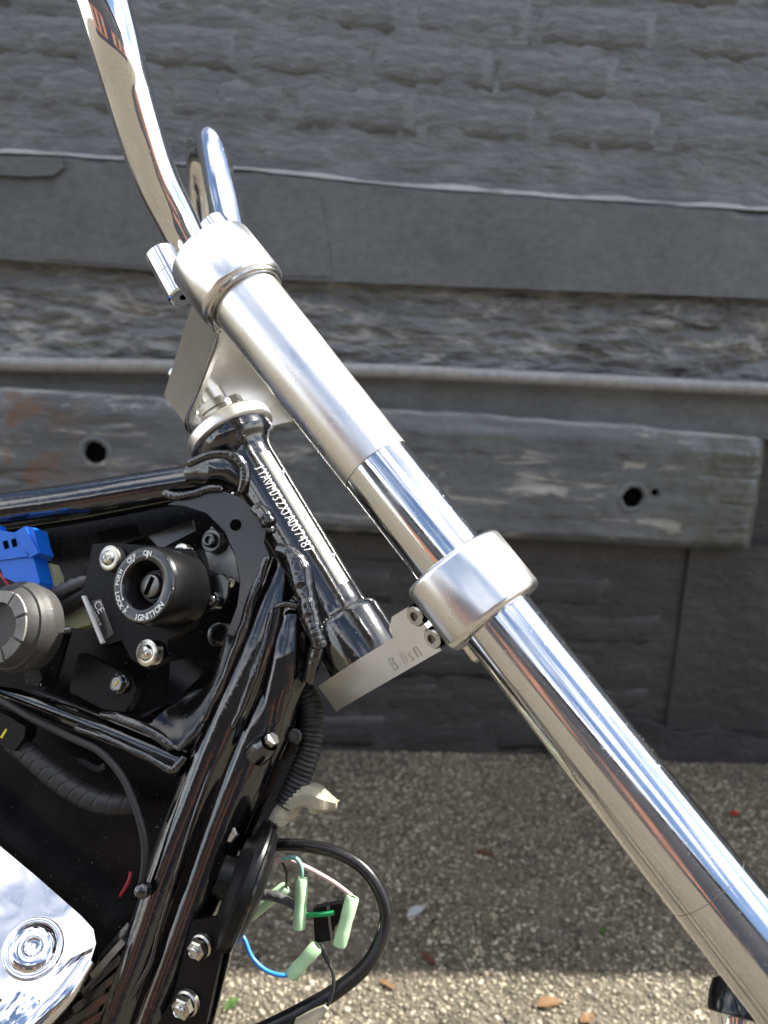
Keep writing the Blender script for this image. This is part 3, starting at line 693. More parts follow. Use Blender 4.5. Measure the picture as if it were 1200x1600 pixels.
# compliance plate: thin curved strip along the front of the tube
tp0 = head_frame(418, 705)[0]; tp1 = head_frame(540, 910)[0]; ap = ang(head_frame(474, 806)[1])
bm = bmesh.new(); gr = []
for i in range(31):
    c = []
    for j in range(9):
        a = ap + sgn*(j/8-0.5)*0.46
        c.append(bm.verts.new(on_head(tp0+(tp1-tp0)*i/30, a, 0.0004)))
    gr.append(c)
for p, q in zip(gr, gr[1:]):
    for k in range(8): bm.faces.new((p[k], q[k], q[k+1], p[k+1]))
pl_o = finish('compliance_plate', bm, 'plate_metal', hub, 60)
head_text('plate_character', 'WITH THE MOTOR VEHICLE STANDARDS ACT 1989', tp0+0.002, (tp1-tp0-0.004)/41, ap-sgn*0.0028/rh, 0.0042, 0.0007, 'white_print', 0.85)
for t_ in (tp0+0.020, tp1-0.022):
    lathe('rivet', on_head(t_, ap+sgn*0.22, 0.0003), (hx0*math.cos(ap+sgn*0.22)+hy0*math.sin(ap+sgn*0.22)), [(0, 0.0022), (0.0006, 0.0019), (0.0011, 0.001), (0.0012, 0)], 'stainless', hub, 14)

# ---- lower tree: arm under the head tube and the clamp cap round the near fork tube
rl0, tl0 = inv(497, 1072, 0.085); rl1, tl1 = inv(525, 1110, 0.085)
rl2, tl2 = inv(612, 1000, 0.03); rl3, tl3 = inv(690, 1012, 0.010); rl4, tl4 = inv(622, 965, 0.018)
# arm face drawn on the real slanting face that joins fork clamp (near) and stem (far)
def arm_pt(px, py):
    # plane through the clamp side and the stem side, containing the fork axis direction
    pA = fk(tlow, 0.006, rl3); pB = fk(tlow, 0.090, (rl0+rl1)/2); nrm = (pB-pA).cross(AX).normalized()
    d = ray(px, py); return C0 + d*((pA-C0).dot(nrm)/d.dot(nrm)), nrm
face = [(497, 1072), (525, 1112), (560, 1091), (690, 1016), (672, 985), (640, 947), (612, 964), (609, 978), (616, 996), (560, 1030)]
pts = [arm_pt(x, y)[0] for x, y in face]; nrm = arm_pt(600, 1000)[1]
if nrm.dot(Fw) < 0: nrm = -nrm
la = slab('lower_tree', pts, (ray(600, 1066)*0.97 + Up*0.03)*0.05, 'satin_aluminium', bike, 0.0034, 5)
far_face = [fk(tlow+dt, l, r) for dt, l, r in ((-0.012, 0.09, 0.0), (0.012, 0.09, 0.0), (0.012, FL, -0.0), (-0.012, FL, 0.0))]
slab('tree_bridge', [fk(tlow-0.018, 0.09, rl0-0.015), fk(tlow-0.018, FL, 0.02), fk(tlow-0.018, FL, -0.02), fk(tlow-0.018, 0.09, 0.0)], AX*0.010, 'satin_aluminium', la, 0.001, 2)
# clamp cap: rounded block round the tube, flat towards the rear
t_a = (pl(700, 888, 0)-A0).dot(AX)-0.0015; t_b = (pl(765, 970, 0)-A0).dot(AX)+0.0015
rc = 0.0315
for l in (0.0, FL):
    bm = bmesh.new(); prof = []
    n = 64
    for k in range(n):
        th = 2*math.pi*k/n; xr, xl = math.cos(th), math.sin(th)       # xr towards the rear
        r = rc
        if xr > 0: 
            lim = rc*0.97; r = min(rc*1.12, lim/max(xr, 0.02)) if xr > 0.55 else rc*(1+0.12*min(1, xr/0.55))
        prof.append((xr*r, xl*r*(1.0)))
    rings = []; q_ = 0.0040
    for t_, ins in [(t_a, 0.009)]+[(t_a+q_*(1-math.cos(k*math.pi/10)), q_*(1-math.sin(k*math.pi/10))) for k in range(6)]+[(t_b-q_*(1-math.cos(k*math.pi/10)), q_*(1-math.sin(k*math.pi/10))) for k in range(5, -1, -1)]+[(t_b, 0.009)]:
        f_ = 1-ins/rc; rings.append([bm.verts.new(fk(t_, l+b_*f_, a_*f_)) for a_, b_ in prof])
    for p_, q2 in zip(rings, rings[1:]):
        for k in range(n): bm.faces.new((p_[k], p_[(k+1) % n], q2[(k+1) % n], q2[k]))
    lc = finish('lower_clamp', bm, 'clamp_aluminium', bike, 50)
# socket bolts beside the clamp
for (x, y) in ((650, 962), (677, 997)):
    c, _ = arm_pt(x, y); r = pxm(c, 16.5); dv = -nrm
    sb = lathe('socket_bolt', c, dv, [(-0.004, r*1.08), (0.00025, r*1.08), (0.0003, r*0.99)], 'dark_hole', la, 28)
    lathe('bolt_head', c, dv, [(-0.002, r*0.97), (0.0012, r*0.97), (0.0018, r*0.90), (0.0018, r*0.50), (-0.001, r*0.46), (-0.001, 0)], 'stainless', la, 28)
    lathe('hex_socket', c, dv, [(0.0019, r*0.48), (0.0019, r*0.44), (0.0005, r*0.40), (0.0004, 0)], 'brushed_dark', la, 6, 10)
# engraved maker's mark
p0, _ = arm_pt(621, 1048); p1, _ = arm_pt(664, 1024); ex = (p1-p0).normalized(); ey = (-AX); ey = (ey-ex*ey.dot(ex)).normalized()
def mark(s, px, py, size):
    o_, _ = arm_pt(px, py); letters('engraved_mark', s, size, lambda x, y, z_: o_ + ex*x*0.8 + ey*y - nrm*0.0004, 'engraving', la, 0, -0.00030)
mark('B', 616, 1050, 0.0135); mark('l', 633, 1039, 0.0125); mark('l', 637, 1037, 0.0125); mark('s', 643, 1034, 0.0125); mark('n', 652, 1029, 0.0150)

# ---------------------------------------------------------------- frame
top = tube('top_tube', [(-260, 836, 0.100, 36), (-100, 818, 0.100, 35), (0, 803, 0.100, 34), (120, 786, 0.100, 32.5), (230, 767, 0.100, 31), (320, 752, 0.1005, 29), (392, 742, 0.102, 28)], 'black_gloss', bike, 40, 8)
# casting / collar where it meets the head
tube('neck_collar', [(300, 742, 0.092, 22), (335, 733, 0.088, 27), (362, 738, 0.088, 26), (378, 758, 0.090, 18)], 'black_weld', top, 24, 8, mod=lambda i, s, th: 1+0.10*noise.noise(Vector((s*90, math.cos(th), math.sin(th)*2))))
weld('weld_bead', [(292, 727, 0.075, 8), (330, 712, 0.073, 9), (362, 712, 0.073, 10), (380, 730, 0.074, 10), (381, 752, 0.075, 9), (374, 772, 0.077, 7)], top)
weld('weld_bead', [(254, 771, 0.076, 7), (275, 776, 0.075, 8), (300, 773, 0.075, 8), (325, 765, 0.075, 8), (350, 764, 0.075, 7)], top)
lathe('weld_spatter', pl(364, 771, 0.070), -LAT, [(0, 0.0011), (0.0007, 0.0009), (0.001, 0)], 'chrome', top, 12)
# side gusset: one crescent plate from top tube round to the lower rail
gpoly = [(262, 788), (300, 772), (350, 768), (375, 777), (398, 798), (417, 822), (412, 848), (420, 866), (405, 905), (388, 940), (378, 975), (371, 997),
         (355, 990), (371, 946), (376, 908), (368, 867), (351, 830), (322, 801), (287, 790)]
gus = plate('gusset_plate', gpoly, 0.080, 0.004, 'gusset_paint', bike, 0.0008, 2)
# the lower half of the gusset is dished outwards towards the rail
gin = [(359, 982), (342, 1021), (326, 1042), (312, 1058), (296, 1073), (279, 1087), (262, 1097), (246, 1106), (229, 1112), (212, 1116), (190, 1115)]
gout = [(374, 990), (362, 1022), (348, 1055), (336, 1085), (322, 1115), (305, 1145), (278, 1174), (254, 1162), (228, 1148), (202, 1134), (172, 1118)]
bm = bmesh.new(); rows_ = []
for (a_, b_), (c_, d_) in zip(gin, gout):
    i_ = gin.index((a_, b_)); sc_ = math.sin(math.pi*min(1.0, i_/5)*0.5)
    rows_.append([bm.verts.new(pl(a_+(c_-a_)*k/7, b_+(d_-b_)*k/7, 0.080+0.011*sc_*(1-k/7)**1.8 - 0.003*sc_*(k/7))) for k in range(8)])
for p_, q2 in zip(rows_, rows_[1:]):
    for k in range(7): bm.faces.new((p_[k], p_[k+1], q2[k+1], q2[k]))
bmesh.ops.solidify(bm, geom=bm.faces[:], thickness=0.003)
finish('gusset_scoop', bm, 'black_gloss', gus, 60)
plate('gusset_plate', gpoly, 0.124, 0.004, 'black_satin', bike, 0.0008, 2)
lathe('hole', pl(368, 820, 0.0795), -LAT, [(0, pxm(pl(368, 820, 0.08), 9.2)), (0.00012, pxm(pl(368, 820, 0.08), 8.7)), (0.00014, 0)], 'dark_hole', gus, 24)
weld('weld_bead', [(398, 790, 0.077, 10), (412, 806, 0.075, 13), (421, 822, 0.075, 12)], gus)
weld('weld_bead', [(416, 826, 0.076, 7), (424, 828, 0.076, 7), (428, 829, 0.077, 4)], gus)
weld('weld_bead', [(419, 868, 0.075, 8), (408, 900, 0.075, 7), (392, 938, 0.075, 8), (378, 985, 0.075, 8.5), (356, 1044, 0.075, 8), (336, 1090, 0.075, 7), (318, 1128, 0.075, 6)], gus)
weld('weld_bead', [(155, 1116, 0.076, 5), (182, 1120, 0.075, 8), (215, 1133, 0.074, 8), (248, 1150, 0.074, 8), (272, 1168, 0.074, 9)], gus)
weld('weld_bead', [(318, 1128, 0.076, 5), (306, 1146, 0.075, 7), (292, 1158, 0.075, 8), (277, 1170, 0.075, 7)], gus)
# down tubes
dt1 = tube('down_tube', [(452, 868, 0.104, 30), (432, 935, 0.100, 35), (406, 1010, 0.098, 38), (374, 1090, 0.097, 39), (340, 1170, 0.097, 39), (304, 1260, 0.097, 36), (268, 1350, 0.096, 34), (232, 1455, 0.096, 32), (198, 1550, 0.096, 32), (146, 1700, 0.096, 32), (84, 1880, 0.096, 32)], 'black_gloss', bike, 48, 8)
dt2 = tube('down_tube', [(462, 990, 0.106, 30), (440, 1060, 0.104, 36), (412, 1130, 0.103, 40), (382, 1205, 0.103, 40), (348, 1290, 0.104, 38), (314, 1385, 0.104, 37), (278, 1485, 0.104, 37), (238, 1595, 0.104, 37), (190, 1730, 0.104, 37), (135, 1890, 0.104, 37)], 'black_gloss', bike, 48, 8)
weld('weld_bead', [(352, 1142, 0.077, 3), (332, 1195, 0.077, 3.5), (314, 1245, 0.077, 3.5), (297, 1295, 0.0775, 3.5), (280, 1350, 0.078, 3.5), (263, 1405, 0.079, 3.5), (248, 1455, 0.080, 4), (236, 1502, 0.080, 4.5), (215, 1540, 0.080, 5), (200, 1564, 0.081, 6)], dt1, rip=1.5)
# head gusset: boxed plate in front of the down tubes
hg = tube('neck_gusset', [(462, 938, 0.104, 22), (460, 962, 0.100, 29), (452, 1010, 0.100, 35), (440, 1070, 0.101, 37), (425, 1130, 0.103, 35), (410, 1185, 0.106, 28)], 'black_gloss', bike, 36, 8, mod=lambda i, s, th: 1+0.05*noise.noise(Vector((s*60, math.cos(th)*2, math.sin(th)*2))))
weld('weld_bead', [(426, 950, 0.077, 5), (414, 1000, 0.076, 6), (398, 1050, 0.075, 8), (380, 1100, 0.075, 7), (362, 1140, 0.075, 6)], hg)
weld('weld_bead', [(428, 949, 0.076, 5), (445, 944, 0.075, 6), (468, 948, 0.076, 5)], hg)
weld('weld_bead', [(434, 858, 0.076, 13), (452, 866, 0.074, 16), (467, 890, 0.073, 18), (476, 925, 0.073, 18), (484, 960, 0.073, 18), (494, 990, 0.072, 16), (501, 1015, 0.073, 14)], hub)
weld('weld_bead', [(500, 975, 0.073, 9), (497, 1010, 0.074, 12), (490, 1040, 0.077, 12), (480, 1068, 0.082, 9)], hub)
# lower rail
lr = tube('lower_rail', [(-240, 1000, 0.098, 22), (-100, 1045, 0.098, 22), (0, 1079, 0.098, 21), (130, 1126, 0.096, 21), (290, 1192, 0.094, 21)], 'black_gloss', bike, 32, 6)
weld('weld_bead', [(117, 1137, 0.082, 7), (150, 1147, 0.079, 8), (200, 1169, 0.078, 8), (240, 1187, 0.078, 8), (268, 1203, 0.078, 8), (281, 1193, 0.077, 8), (290, 1181, 0.077, 7)], lr)
bl = pl(222, 1392, 0.074); lathe('bolt', bl, -LAT, [(-0.004, 0.0052), (0.001, 0.0052), (0.0025, 0.0046), (0.0036, 0.0030), (0.0040, 0)], 'black_gloss', dt1, 24)
# boss with bolt on the neck gusset, front
bs = pl(415, 1165, 0.078); bdir = (-LAT*0.55 - REAR*0.83).normalized()
lathe('boss', bs, bdir, [(-0.012, 0.0085), (-0.001, 0.0085), (0.001, 0.0078), (0.003, 0.0070), (0.005, 0.0062)], 'black_weld', hg, 32)
nut(bs+bdir*0.005, bdir, 0.0048, 0.005, hg, 'bolt', 'zinc')

# panels behind the frame window and below the rail
plate('battery_box', [(-260, 800), (60, 780), (270, 770), (400, 830), (430, 960), (380, 1090), (270, 1230), (-260, 1120)], 0.165, 0.03, 'black_panel', bike, 0.003, 2)
plate('side_panel', [(-260, 1020), (0, 1090), (150, 1140), (290, 1195), (300, 1230), (262, 1345), (222, 1450), (180, 1600), (140, 1720), (-260, 1720)], 0.120, 0.01, 'black_panel', bike, 0.003, 2)
# ---------------------------------------------------------------- ignition switch
IC = pl(224, 914, 0.043); IR = pxm(IC, 60.0)
IN = (-LAT*0.985 - REAR*0.0 + Dn*0.02 + Rt*(-0.30)).normalized()       # face direction
IXv = (Rt - IN*Rt.dot(IN)).normalized(); IYv = IN.cross(IXv); IYv = IYv if IYv.dot(Up) > 0 else -IYv
sw = lathe('ignition_switch', IC, IN, [(-0.040, 0), (-0.040, IR*1.0), (-0.026, IR*1.02), (-0.024, IR*1.045), (-0.004, IR*1.03), (-0.001, IR*1.0), (0, IR*0.97), (0, IR*0.66), (-0.0004, IR*0.645), (-0.004, IR*0.60), (-0.012, IR*0.44), (-0.012, IR*0.40), (-0.009, IR*0.39), (-0.009, IR*0.33)], 'black_plastic', bike, 72)
lathe('bezel', IC, IN, [(-0.0006, IR*0.995), (0.0004, IR*0.985), (0.0006, IR*0.96), (0.0006, IR*0.67), (0.0002, IR*0.65)], 'black_smooth', sw, 72)
lathe('key_barrel', IC, IN, [(-0.0098, IR*0.34), (-0.0070, IR*0.33), (-0.0062, IR*0.31), (-0.0058, IR*0.29), (-0.0058, 0)], 'barrel_metal', sw, 40)
sa = R_(25)
box('key_slot', IC-IN*0.0056, IXv*math.cos(sa)+IYv*-math.sin(sa), IYv*math.cos(sa)+IXv*math.sin(sa), IN, IR*0.10, IR*0.50, 0.0016, 'dark_hole', sw, 0)
WID = {'I': 0.42, 'L': 0.80, 'T': 0.9, 'P': 0.9}
def arc_text(s, deg_mid, rad, size, outward, span, name='printed_letter'):
    ws = [WID.get(c, 1.0) for c in s]; tot = sum(ws); acc = 0.0
    full = R_(span)*len(s)/max(1, len(s)-1) if len(s) > 1 else R_(10)
    for ch, wd in zip(s, ws):
        f = (acc+wd/2)/tot-0.5; acc += wd
        a = R_(deg_mid) + (-f*full if outward else f*full)
        rd = IXv*math.cos(a)+IYv*math.sin(a)
        yy = rd if outward else -rd; xx = IYv*math.cos(a)-IXv*math.sin(a); xx = -xx if outward else xx
        letters(name, ch, size, lambda x, y, z_, rd=rd, xx=xx, yy=yy: IC + IN*0.0009 + rd*rad + xx*(x-size*0.34*wd) + yy*(y-size*0.36), 'white_print', sw, 0, 0.00018)
arc_text('ON', 83, IR*0.84, IR*0.19, True, 10)
arc_text('OFF', 119.5, IR*0.84, IR*0.19, True, 16)
arc_text('PUSH', 164, IR*0.86, IR*0.15, True, 22)
arc_text('LOCK', 206, IR*0.86, IR*0.18, False, 25)
arc_text('P', 231, IR*0.86, IR*0.17, False, 1)
arc_text('IGNITION', 291, IR*0.84, IR*0.22, False, 58)
def small_tri(a_deg, rad, out):
    a = R_(a_deg); rd = IXv*math.cos(a)+IYv*math.sin(a); tg = IYv*math.cos(a)-IXv*math.sin(a); s = IR*0.045*(1 if out else -1); c = IC+IN*0.0009+rd*rad
    slab('printed_arrow', [c-rd*s, c+rd*s+tg*s, c+rd*s-tg*s], IN*0.00008, 'white_print', sw, 0)
small_tri(82, IR*0.735, True); small_tri(117, IR*0.73, True); small_tri(209, IR*0.735, False); small_tri(231, IR*0.735, False)
bm = bmesh.new(); pv = None
for k in range(30):
    a = R_(119 + 88*k/29); rd = IXv*math.cos(a)+IYv*math.sin(a)
    q = (bm.verts.new(IC+IN*0.0009+rd*IR*0.715), bm.verts.new(IC+IN*0.0009+rd*IR*0.735))
    if pv: bm.faces.new((pv[0], pv[1], q[1], q[0]))
    pv = q
finish('printed_arc', bm, 'white_print', sw, 0)
box('key_tab', IC-IN*0.001+IXv*IR*0.90-IYv*IR*0.03, IXv, IYv, IN, IR*0.10, IR*0.30, 0.0036, 'black_smooth', sw, 0.0004)
# bracket body behind the switch
br_ = plate('switch_bracket', [(145, 850), (172, 848), (300, 858), (322, 900), (300, 975), (262, 1000), (262, 1026), (232, 1046), (205, 1030), (190, 1000), (160, 1010), (128, 930)], 0.074, 0.012, 'black_plastic', bike, 0.0018, 2)
lab = plate('warning_label', [(140, 940), (158, 936), (178, 990), (160, 1004)], 0.0732, 0.0006, 'black_smooth', br_, 0)
plate('label_edge', [(127, 932), (131, 930), (161, 1003), (157, 1006)], 0.070, 0.006, 'white_print', br_, 0.0003)
o_ = pl(144, 944, 0.0729); e1 = (pl(158, 972, 0.0729)-o_).normalized(); e2 = (pl(150, 940, 0.0729)-o_); e2 = (e2-e1*e2.dot(e1)).normalized()
letters('printed_mark', 'CE', 0.0095, lambda x, y, z_: o_ + e1*x*0.8 + e2*(y*0.8+0.001), 'white_print', br_)
o2_ = pl(141, 948, 0.0728)
letters('printed_line', '0 13 E4 00 031 00', 0.0024, lambda x, y, z_: o2_ + e1*x*0.9 + e2*y, 'white_print', br_)
def screw(x, y, l, rp, mat='zinc', name='screw', parent=None, cross=True):
    c = pl(x, y, l); r = pxm(c, rp)
    s = lathe(name, c, IN, [(-0.006, r), (0.0006, r), (0.0010, r*0.93), (0.0011, r*0.62), (0.0028, r*0.55), (0.0036, r*0.40), (0.0038, 0)], mat, parent or br_, 32)
    if cross:
        for q in (0.5, 0.5+math.pi/2):
            box('cross_slot', c+IN*0.0034, IXv*math.cos(q)+IYv*math.sin(q), IYv*math.cos(q)-IXv*math.sin(q), IN, r*0.62, r*0.12, 0.0012, 'brushed_dark', parent or br_, 0)
    return s
screw(171, 872, 0.068, 20); screw(230, 1020, 0.066, 21); screw(283, 864, 0.082, 15, cross=False); screw(350, 908, 0.10, 11, cross=False)
lugp = plate('lug', [(310, 902), (346, 898), (357, 908), (355, 930), (342, 950), (320, 955), (308, 930)], 0.082, 0.004, 'black_satin', br_, 0.001)
screw(331, 938, 0.078, 14, 'black_gloss', cross=False)
plate('lug', [(232, 1000), (262, 985), (264, 1020), (252, 1034), (240, 1036)], 0.075, 0.006, 'black_plastic', br_, 0.001)
# lower bracket with marked bolt
lb = plate('loom_bracket', [(123, 1022), (128, 1020), (188, 1050), (206, 1058), (213, 1074), (208, 1092), (195, 1112), (160, 1108), (108, 1080)], 0.080, 0.010, 'black_plastic', bike, 0.0015)
c = pl(187, 1068, 0.078); r = pxm(c, 16)
lathe('bolt', c, IN, [(-0.002, r), (0.0008, r), (0.0012, r*0.86), (0.0036, r*0.84), (0.0042, r*0.72), (0.0034, r*0.60), (0.0034, 0)], 'black_gloss', lb, 30)
box('paint_mark', c+IN*0.0037, (IXv+IYv*0.9).normalized(), (IYv-IXv*0.9).normalized(), IN, r*0.7, r*0.14, 0.0003, 'yellow_mark', lb, 0)
# things seen deep in the frame window
dk = plate('inner_bracket', [(330, 822), (352, 838), (368, 870), (374, 910), (352, 900), (328, 890), (318, 850)], 0.112, 0.003, 'brushed_dark', bike, 0.001)
c = pl(332, 845, 0.106); r = pxm(c, 19)
tb = lathe('torx_bolt', c, IN, [(-0.008, r), (0.001, r), (0.002, r*0.9), (0.002, r*0.62), (0.005, r*0.60), (0.0055, r*0.5), (0.0055, r*0.33), (0.003, r*0.30), (0.003, 0)], 'black_satin', dk, 30)
plate('inner_plate', [(232, 838), (300, 812), (304, 830), (250, 858)], 0.14, 0.004, 'black_satin', dk, 0.001)
plate('inner_plate', [(266, 1034), (300, 1026), (318, 1048), (290, 1086), (262, 1094)], 0.13, 0.004, 'black_satin', dk, 0.001)
c = pl(343, 992, 0.13); lathe('inner_stud', c, IN, [(-0.01, 0.009), (0.003, 0.009), (0.004, 0.007), (0.004, 0.004), (0.001, 0.003), (0.001, 0)], 'black_satin', dk, 24)
plate('inner_plate', [(150, 832), (212, 818), (222, 840), (170, 858)], 0.145, 0.01, 'black_smooth', dk, 0.002)

# ---------------------------------------------------------------- loom, connectors and rubber cap at the left
bc = plate('blue_connector', [(-70, 838), (-3, 828), (22, 832), (40, 822), (52, 824), (58, 850), (63, 864), (52, 872), (62, 908), (58, 920), (42, 918), (6, 902), (0, 886), (-70, 880)], 0.062, 0.018, 'blue_plastic', bike, 0.001)
plate('rib', [(22, 834), (40, 824), (60, 864), (46, 872)], 0.0605, 0.004, 'blue_plastic', bc, 0.0006)
plate('rib', [(-6, 868), (44, 862), (46, 869), (-4, 876)], 0.0605, 0.004, 'blue_plastic', bc, 0.0006)
for k_ in range(3): plate('slot', [(4+k_*13, 846-k_*3), (11+k_*13, 844-k_*3), (14+k_*13, 856-k_*3), (7+k_*13, 858-k_*3)], 0.0616, 0.0006, 'dark_hole', bc, 0)
plate('latch', [(-30, 826), (-4, 820), (-2, 838), (-28, 842)], 0.066, 0.01, 'blue_plastic', bc, 0.0008)
plate('connector', [(52, 884), (78, 880), (86, 898), (88, 918), (60, 922)], 0.085, 0.012, 'cream_plastic', bike, 0.001)
plate('connector', [(92, 962), (135, 948), (142, 976), (120, 982), (96, 978)], 0.092, 0.012, 'cream_plastic', bike, 0.001)
tube('loom', [(60, 930, 0.085, 9), (90, 925, 0.082, 10), (120, 912, 0.082, 10), (150, 905, 0.086, 9)], 'tape_grey', bike, 14, 6, mod=lambda i, s, th: 1+0.15*math.sin(s*900))
tube('loom', [(60, 960, 0.09, 13), (95, 950, 0.088, 14), (135, 928, 0.088, 14), (160, 915, 0.09, 13)], 'rubber', bike, 16, 6)
tube('copper_wire', [(-40, 880, 0.07, 3), (-5, 893, 0.066, 3), (8, 906, 0.064, 3), (20, 925, 0.066, 3)], 'red_wire', bike, 8, 5)
RC = pl(0, 978, 0.030); rr_ = pxm(RC, 73)
cap = lathe('rubber_cap', RC, IN, [(-0.028, 0), (-0.028, rr_*0.92), (-0.018, rr_), (-0.014, rr_), (-0.012, rr_*0.95), (-0.008, rr_*0.93), (-0.0075, rr_*0.88), (-0.002, rr_*0.80), (0.0, rr_*0.74), (0.0, rr_*0.60), (-0.002, rr_*0.56), (-0.003, rr_*0.40), (-0.003, 0)], 'dusty_black', bike, 64)
for k in range(8):
    a0_ = 2*math.pi*(k+0.06)/8+0.3; a1_ = 2*math.pi*(k+0.94)/8+0.3; po = []
    for q in range(6):
        a = a0_+(a1_-a0_)*q/5; po.append(RC+IN*0.0005+(IXv*math.cos(a)+IYv*math.sin(a))*rr_*(0.78+0.02*math.sin(k*5)))
    for q in range(6):
        a = a1_+(a0_-a1_)*q/5; po.append(RC+IN*0.0014+(IXv*math.cos(a)+IYv*math.sin(a))*rr_*(0.50+0.03*math.sin(k*3)))
    slab('grip_segment', po, -IN*0.006, 'grey_rubber', cap, 0.0012, 2)
tube('cap_bracket', [(40, 910, 0.075, 8), (68, 930, 0.074, 7), (80, 965, 0.074, 6), (88, 985, 0.075, 6), (110, 984, 0.08, 6)], 'black_gloss', bike, 14, 6)
plate('cap_bracket_plate', [(50, 925), (78, 950), (86, 985), (108, 988), (84, 1070), (60, 1080), (-20, 1070), (-20, 930)], 0.082, 0.004, 'black_panel', bike, 0.001)
plate('foot', [(40, 1040), (62, 1044), (66, 1060), (58, 1072), (36, 1070)], 0.07, 0.012, 'black_gloss', bike, 0.003)
# hoses and cable below the rail
cb = tube('thin_cable', [(-90, 1050, 0.080, 6), (0, 1094, 0.076, 6), (50, 1122, 0.074, 6), (110, 1152, 0.074, 6), (155, 1174, 0.074, 6), (190, 1212, 0.074, 6), (212, 1262, 0.074, 6), (225, 1310, 0.075, 6.5), (226, 1350, 0.076, 6), (220, 1385, 0.078, 5)], 'rubber', bike, 14, 8)
def spiral(i, s, th): 
    ph = (s*1000/8.6 + th/(2*math.pi)) % 1.0
    return 0.93 if ph < 0.10 else 1.0
tube('spiral_hose', [(20, 1158, 0.085, 17), (45, 1178, 0.083, 17.5), (85, 1212, 0.083, 18), (125, 1240, 0.084, 18), (165, 1255, 0.086, 18), (212, 1258, 0.092, 17)], 'rubber', bike, 40, 34, mod=spiral)
plug = plate('hose_plug', [(-30, 1100), (10, 1118), (40, 1136), (38, 1152), (22, 1174), (-30, 1150)], 0.072, 0.014, 'black_plastic', bike, 0.0015)
plate('paint_mark', [(0, 1152), (9, 1138), (11, 1140), (3, 1154)], 0.0717, 0.0003, 'yellow_mark', plug, 0)
plate('loom_tab', [(105, 1180), (130, 1186), (152, 1198), (162, 1192), (164, 1202), (150, 1206), (126, 1196)], 0.10, 0.004, 'black_satin', bike, 0.001)
tube('red_lead', [(205, 1362, 0.110, 3), (200, 1380, 0.109, 3.5), (188, 1400, 0.110, 3)], 'red_wire', bike, 8, 6)

# ---------------------------------------------------------------- chrome engine cover at the lower left
cov_poly = [(-120, 1228), (0, 1322), (60, 1372), (128, 1432), (146, 1452), (150, 1474), (142, 1500), (126, 1535), (112, 1552), (60, 1590), (-120, 1500)]
def cpl(x, y, dl=0.0):
    w_ = -0.652*(x-0)+0.758*(y-1322); return pl(x, y, 0.085-0.00020*w_+dl)
cov_pts = [cpl(x, y) for x, y in cov_poly]
cn = (cov_pts[3]-cov_pts[1]).cross(cov_pts[7]-cov_pts[1]).normalized()
if cn.dot(Fw) < 0: cn = -cn
cov = slab('engine_cover', cov_pts, cn*0.030, 'chrome_cover', bike, 0.0030, 5, 50)
bc_ = cpl(52, 1482)
lathe('cover_boss', bc_, -cn, [(-0.01, 0.0190), (0.0012, 0.0190), (0.0022, 0.0185), (0.0026, 0.0178), (0.0024, 0.0168), (0.0008, 0.0164), (0.0006, 0.0158), (0.0016, 0.0152), (0.0030, 0.0140), (0.0044, 0.0118), (0.0052, 0.0086), (0.0050, 0.0066), (0.0030, 0.0060), (0.0022, 0.0040), (0.0022, 0)], 'chrome', cov, 64, 60)
slab('cover_facet', [cpl(x, y, dl) for x, y, dl in ((92, 1506, -0.004), (146, 1480, -0.001), (128, 1536, 0.006), (108, 1554, 0.008), (70, 1560, 0.006))], cn*0.012, 'chrome', cov, 0.0012, 3)
tube('cover_edge', [(138, 1500, 0.066, 12), (104, 1552, 0.056, 16), (60, 1600, 0.050, 18), (0, 1672, 0.048, 20), (-50, 1740, 0.05, 20)], 'chrome', cov, 28, 6)
tube('cover_side', [(60, 1555, 0.07, 40), (20, 1610, 0.062, 52), (-60, 1700, 0.06, 60)], 'chrome', cov, 36, 8)
plate('cylinder_barrel', [(118, 1545), (150, 1500), (200, 1440), (210, 1470), (185, 1580), (150, 1720), (0, 1720), (60, 1620)], 0.105, 0.04, 'black_gloss', bike, 0.004)
for k in range(5):
    y0 = 1470 + k*26
    plate('cooling_fin', [(140-k*14, y0+52), (190-k*4, y0-4), (196-k*4, y0+4), (146-k*14, y0+62)], 0.085, 0.04, 'brushed_dark' if k == 0 else 'black_gloss', bike, 0.0008)

# ---------------------------------------------------------------- horn, mounting plate and looms in front of the down tubes
hc = pl(391, 1384, 0.088); hax = (Rt*0.92 + Dn*0.36 + Fw*0.035).normalized()
hr = pxm(hc, 100)
horn = lathe('horn', hc, hax, [(-0.022, 0), (-0.022, hr*0.30), (-0.014, hr*0.34), (-0.013, hr*0.62), (-0.009, hr*0.72), (-0.007, hr*0.93), (-0.006, hr*0.99), (-0.003, hr), (0.000, hr*0.985), (0.001, hr*0.94), (0.003, hr*0.90), (0.006, hr*0.80), (0.009, hr*0.4), (0.010, 0)], 'black_plastic', bike, 64)
lathe('horn_rim', hc, hax, [(0.0008, hr*0.985), (0.0022, hr*0.99), (0.0030, hr*0.965), (0.0030, hr*0.93)], 'black_smooth', horn, 64)
c = pl(364, 1300, 0.100); nut(c, -LAT, 0.0062, 0.008, horn, 'mount_nut', 'zinc', 0.5)
mp_ = plate('mounting_plate', [(300, 1440), (340, 1432), (352, 1462), (346, 1490), (322, 1600), (262, 1640), (246, 1600), (270, 1560), (285, 1500)], 0.080, 0.006, 'black_plastic', bike, 0.0012)
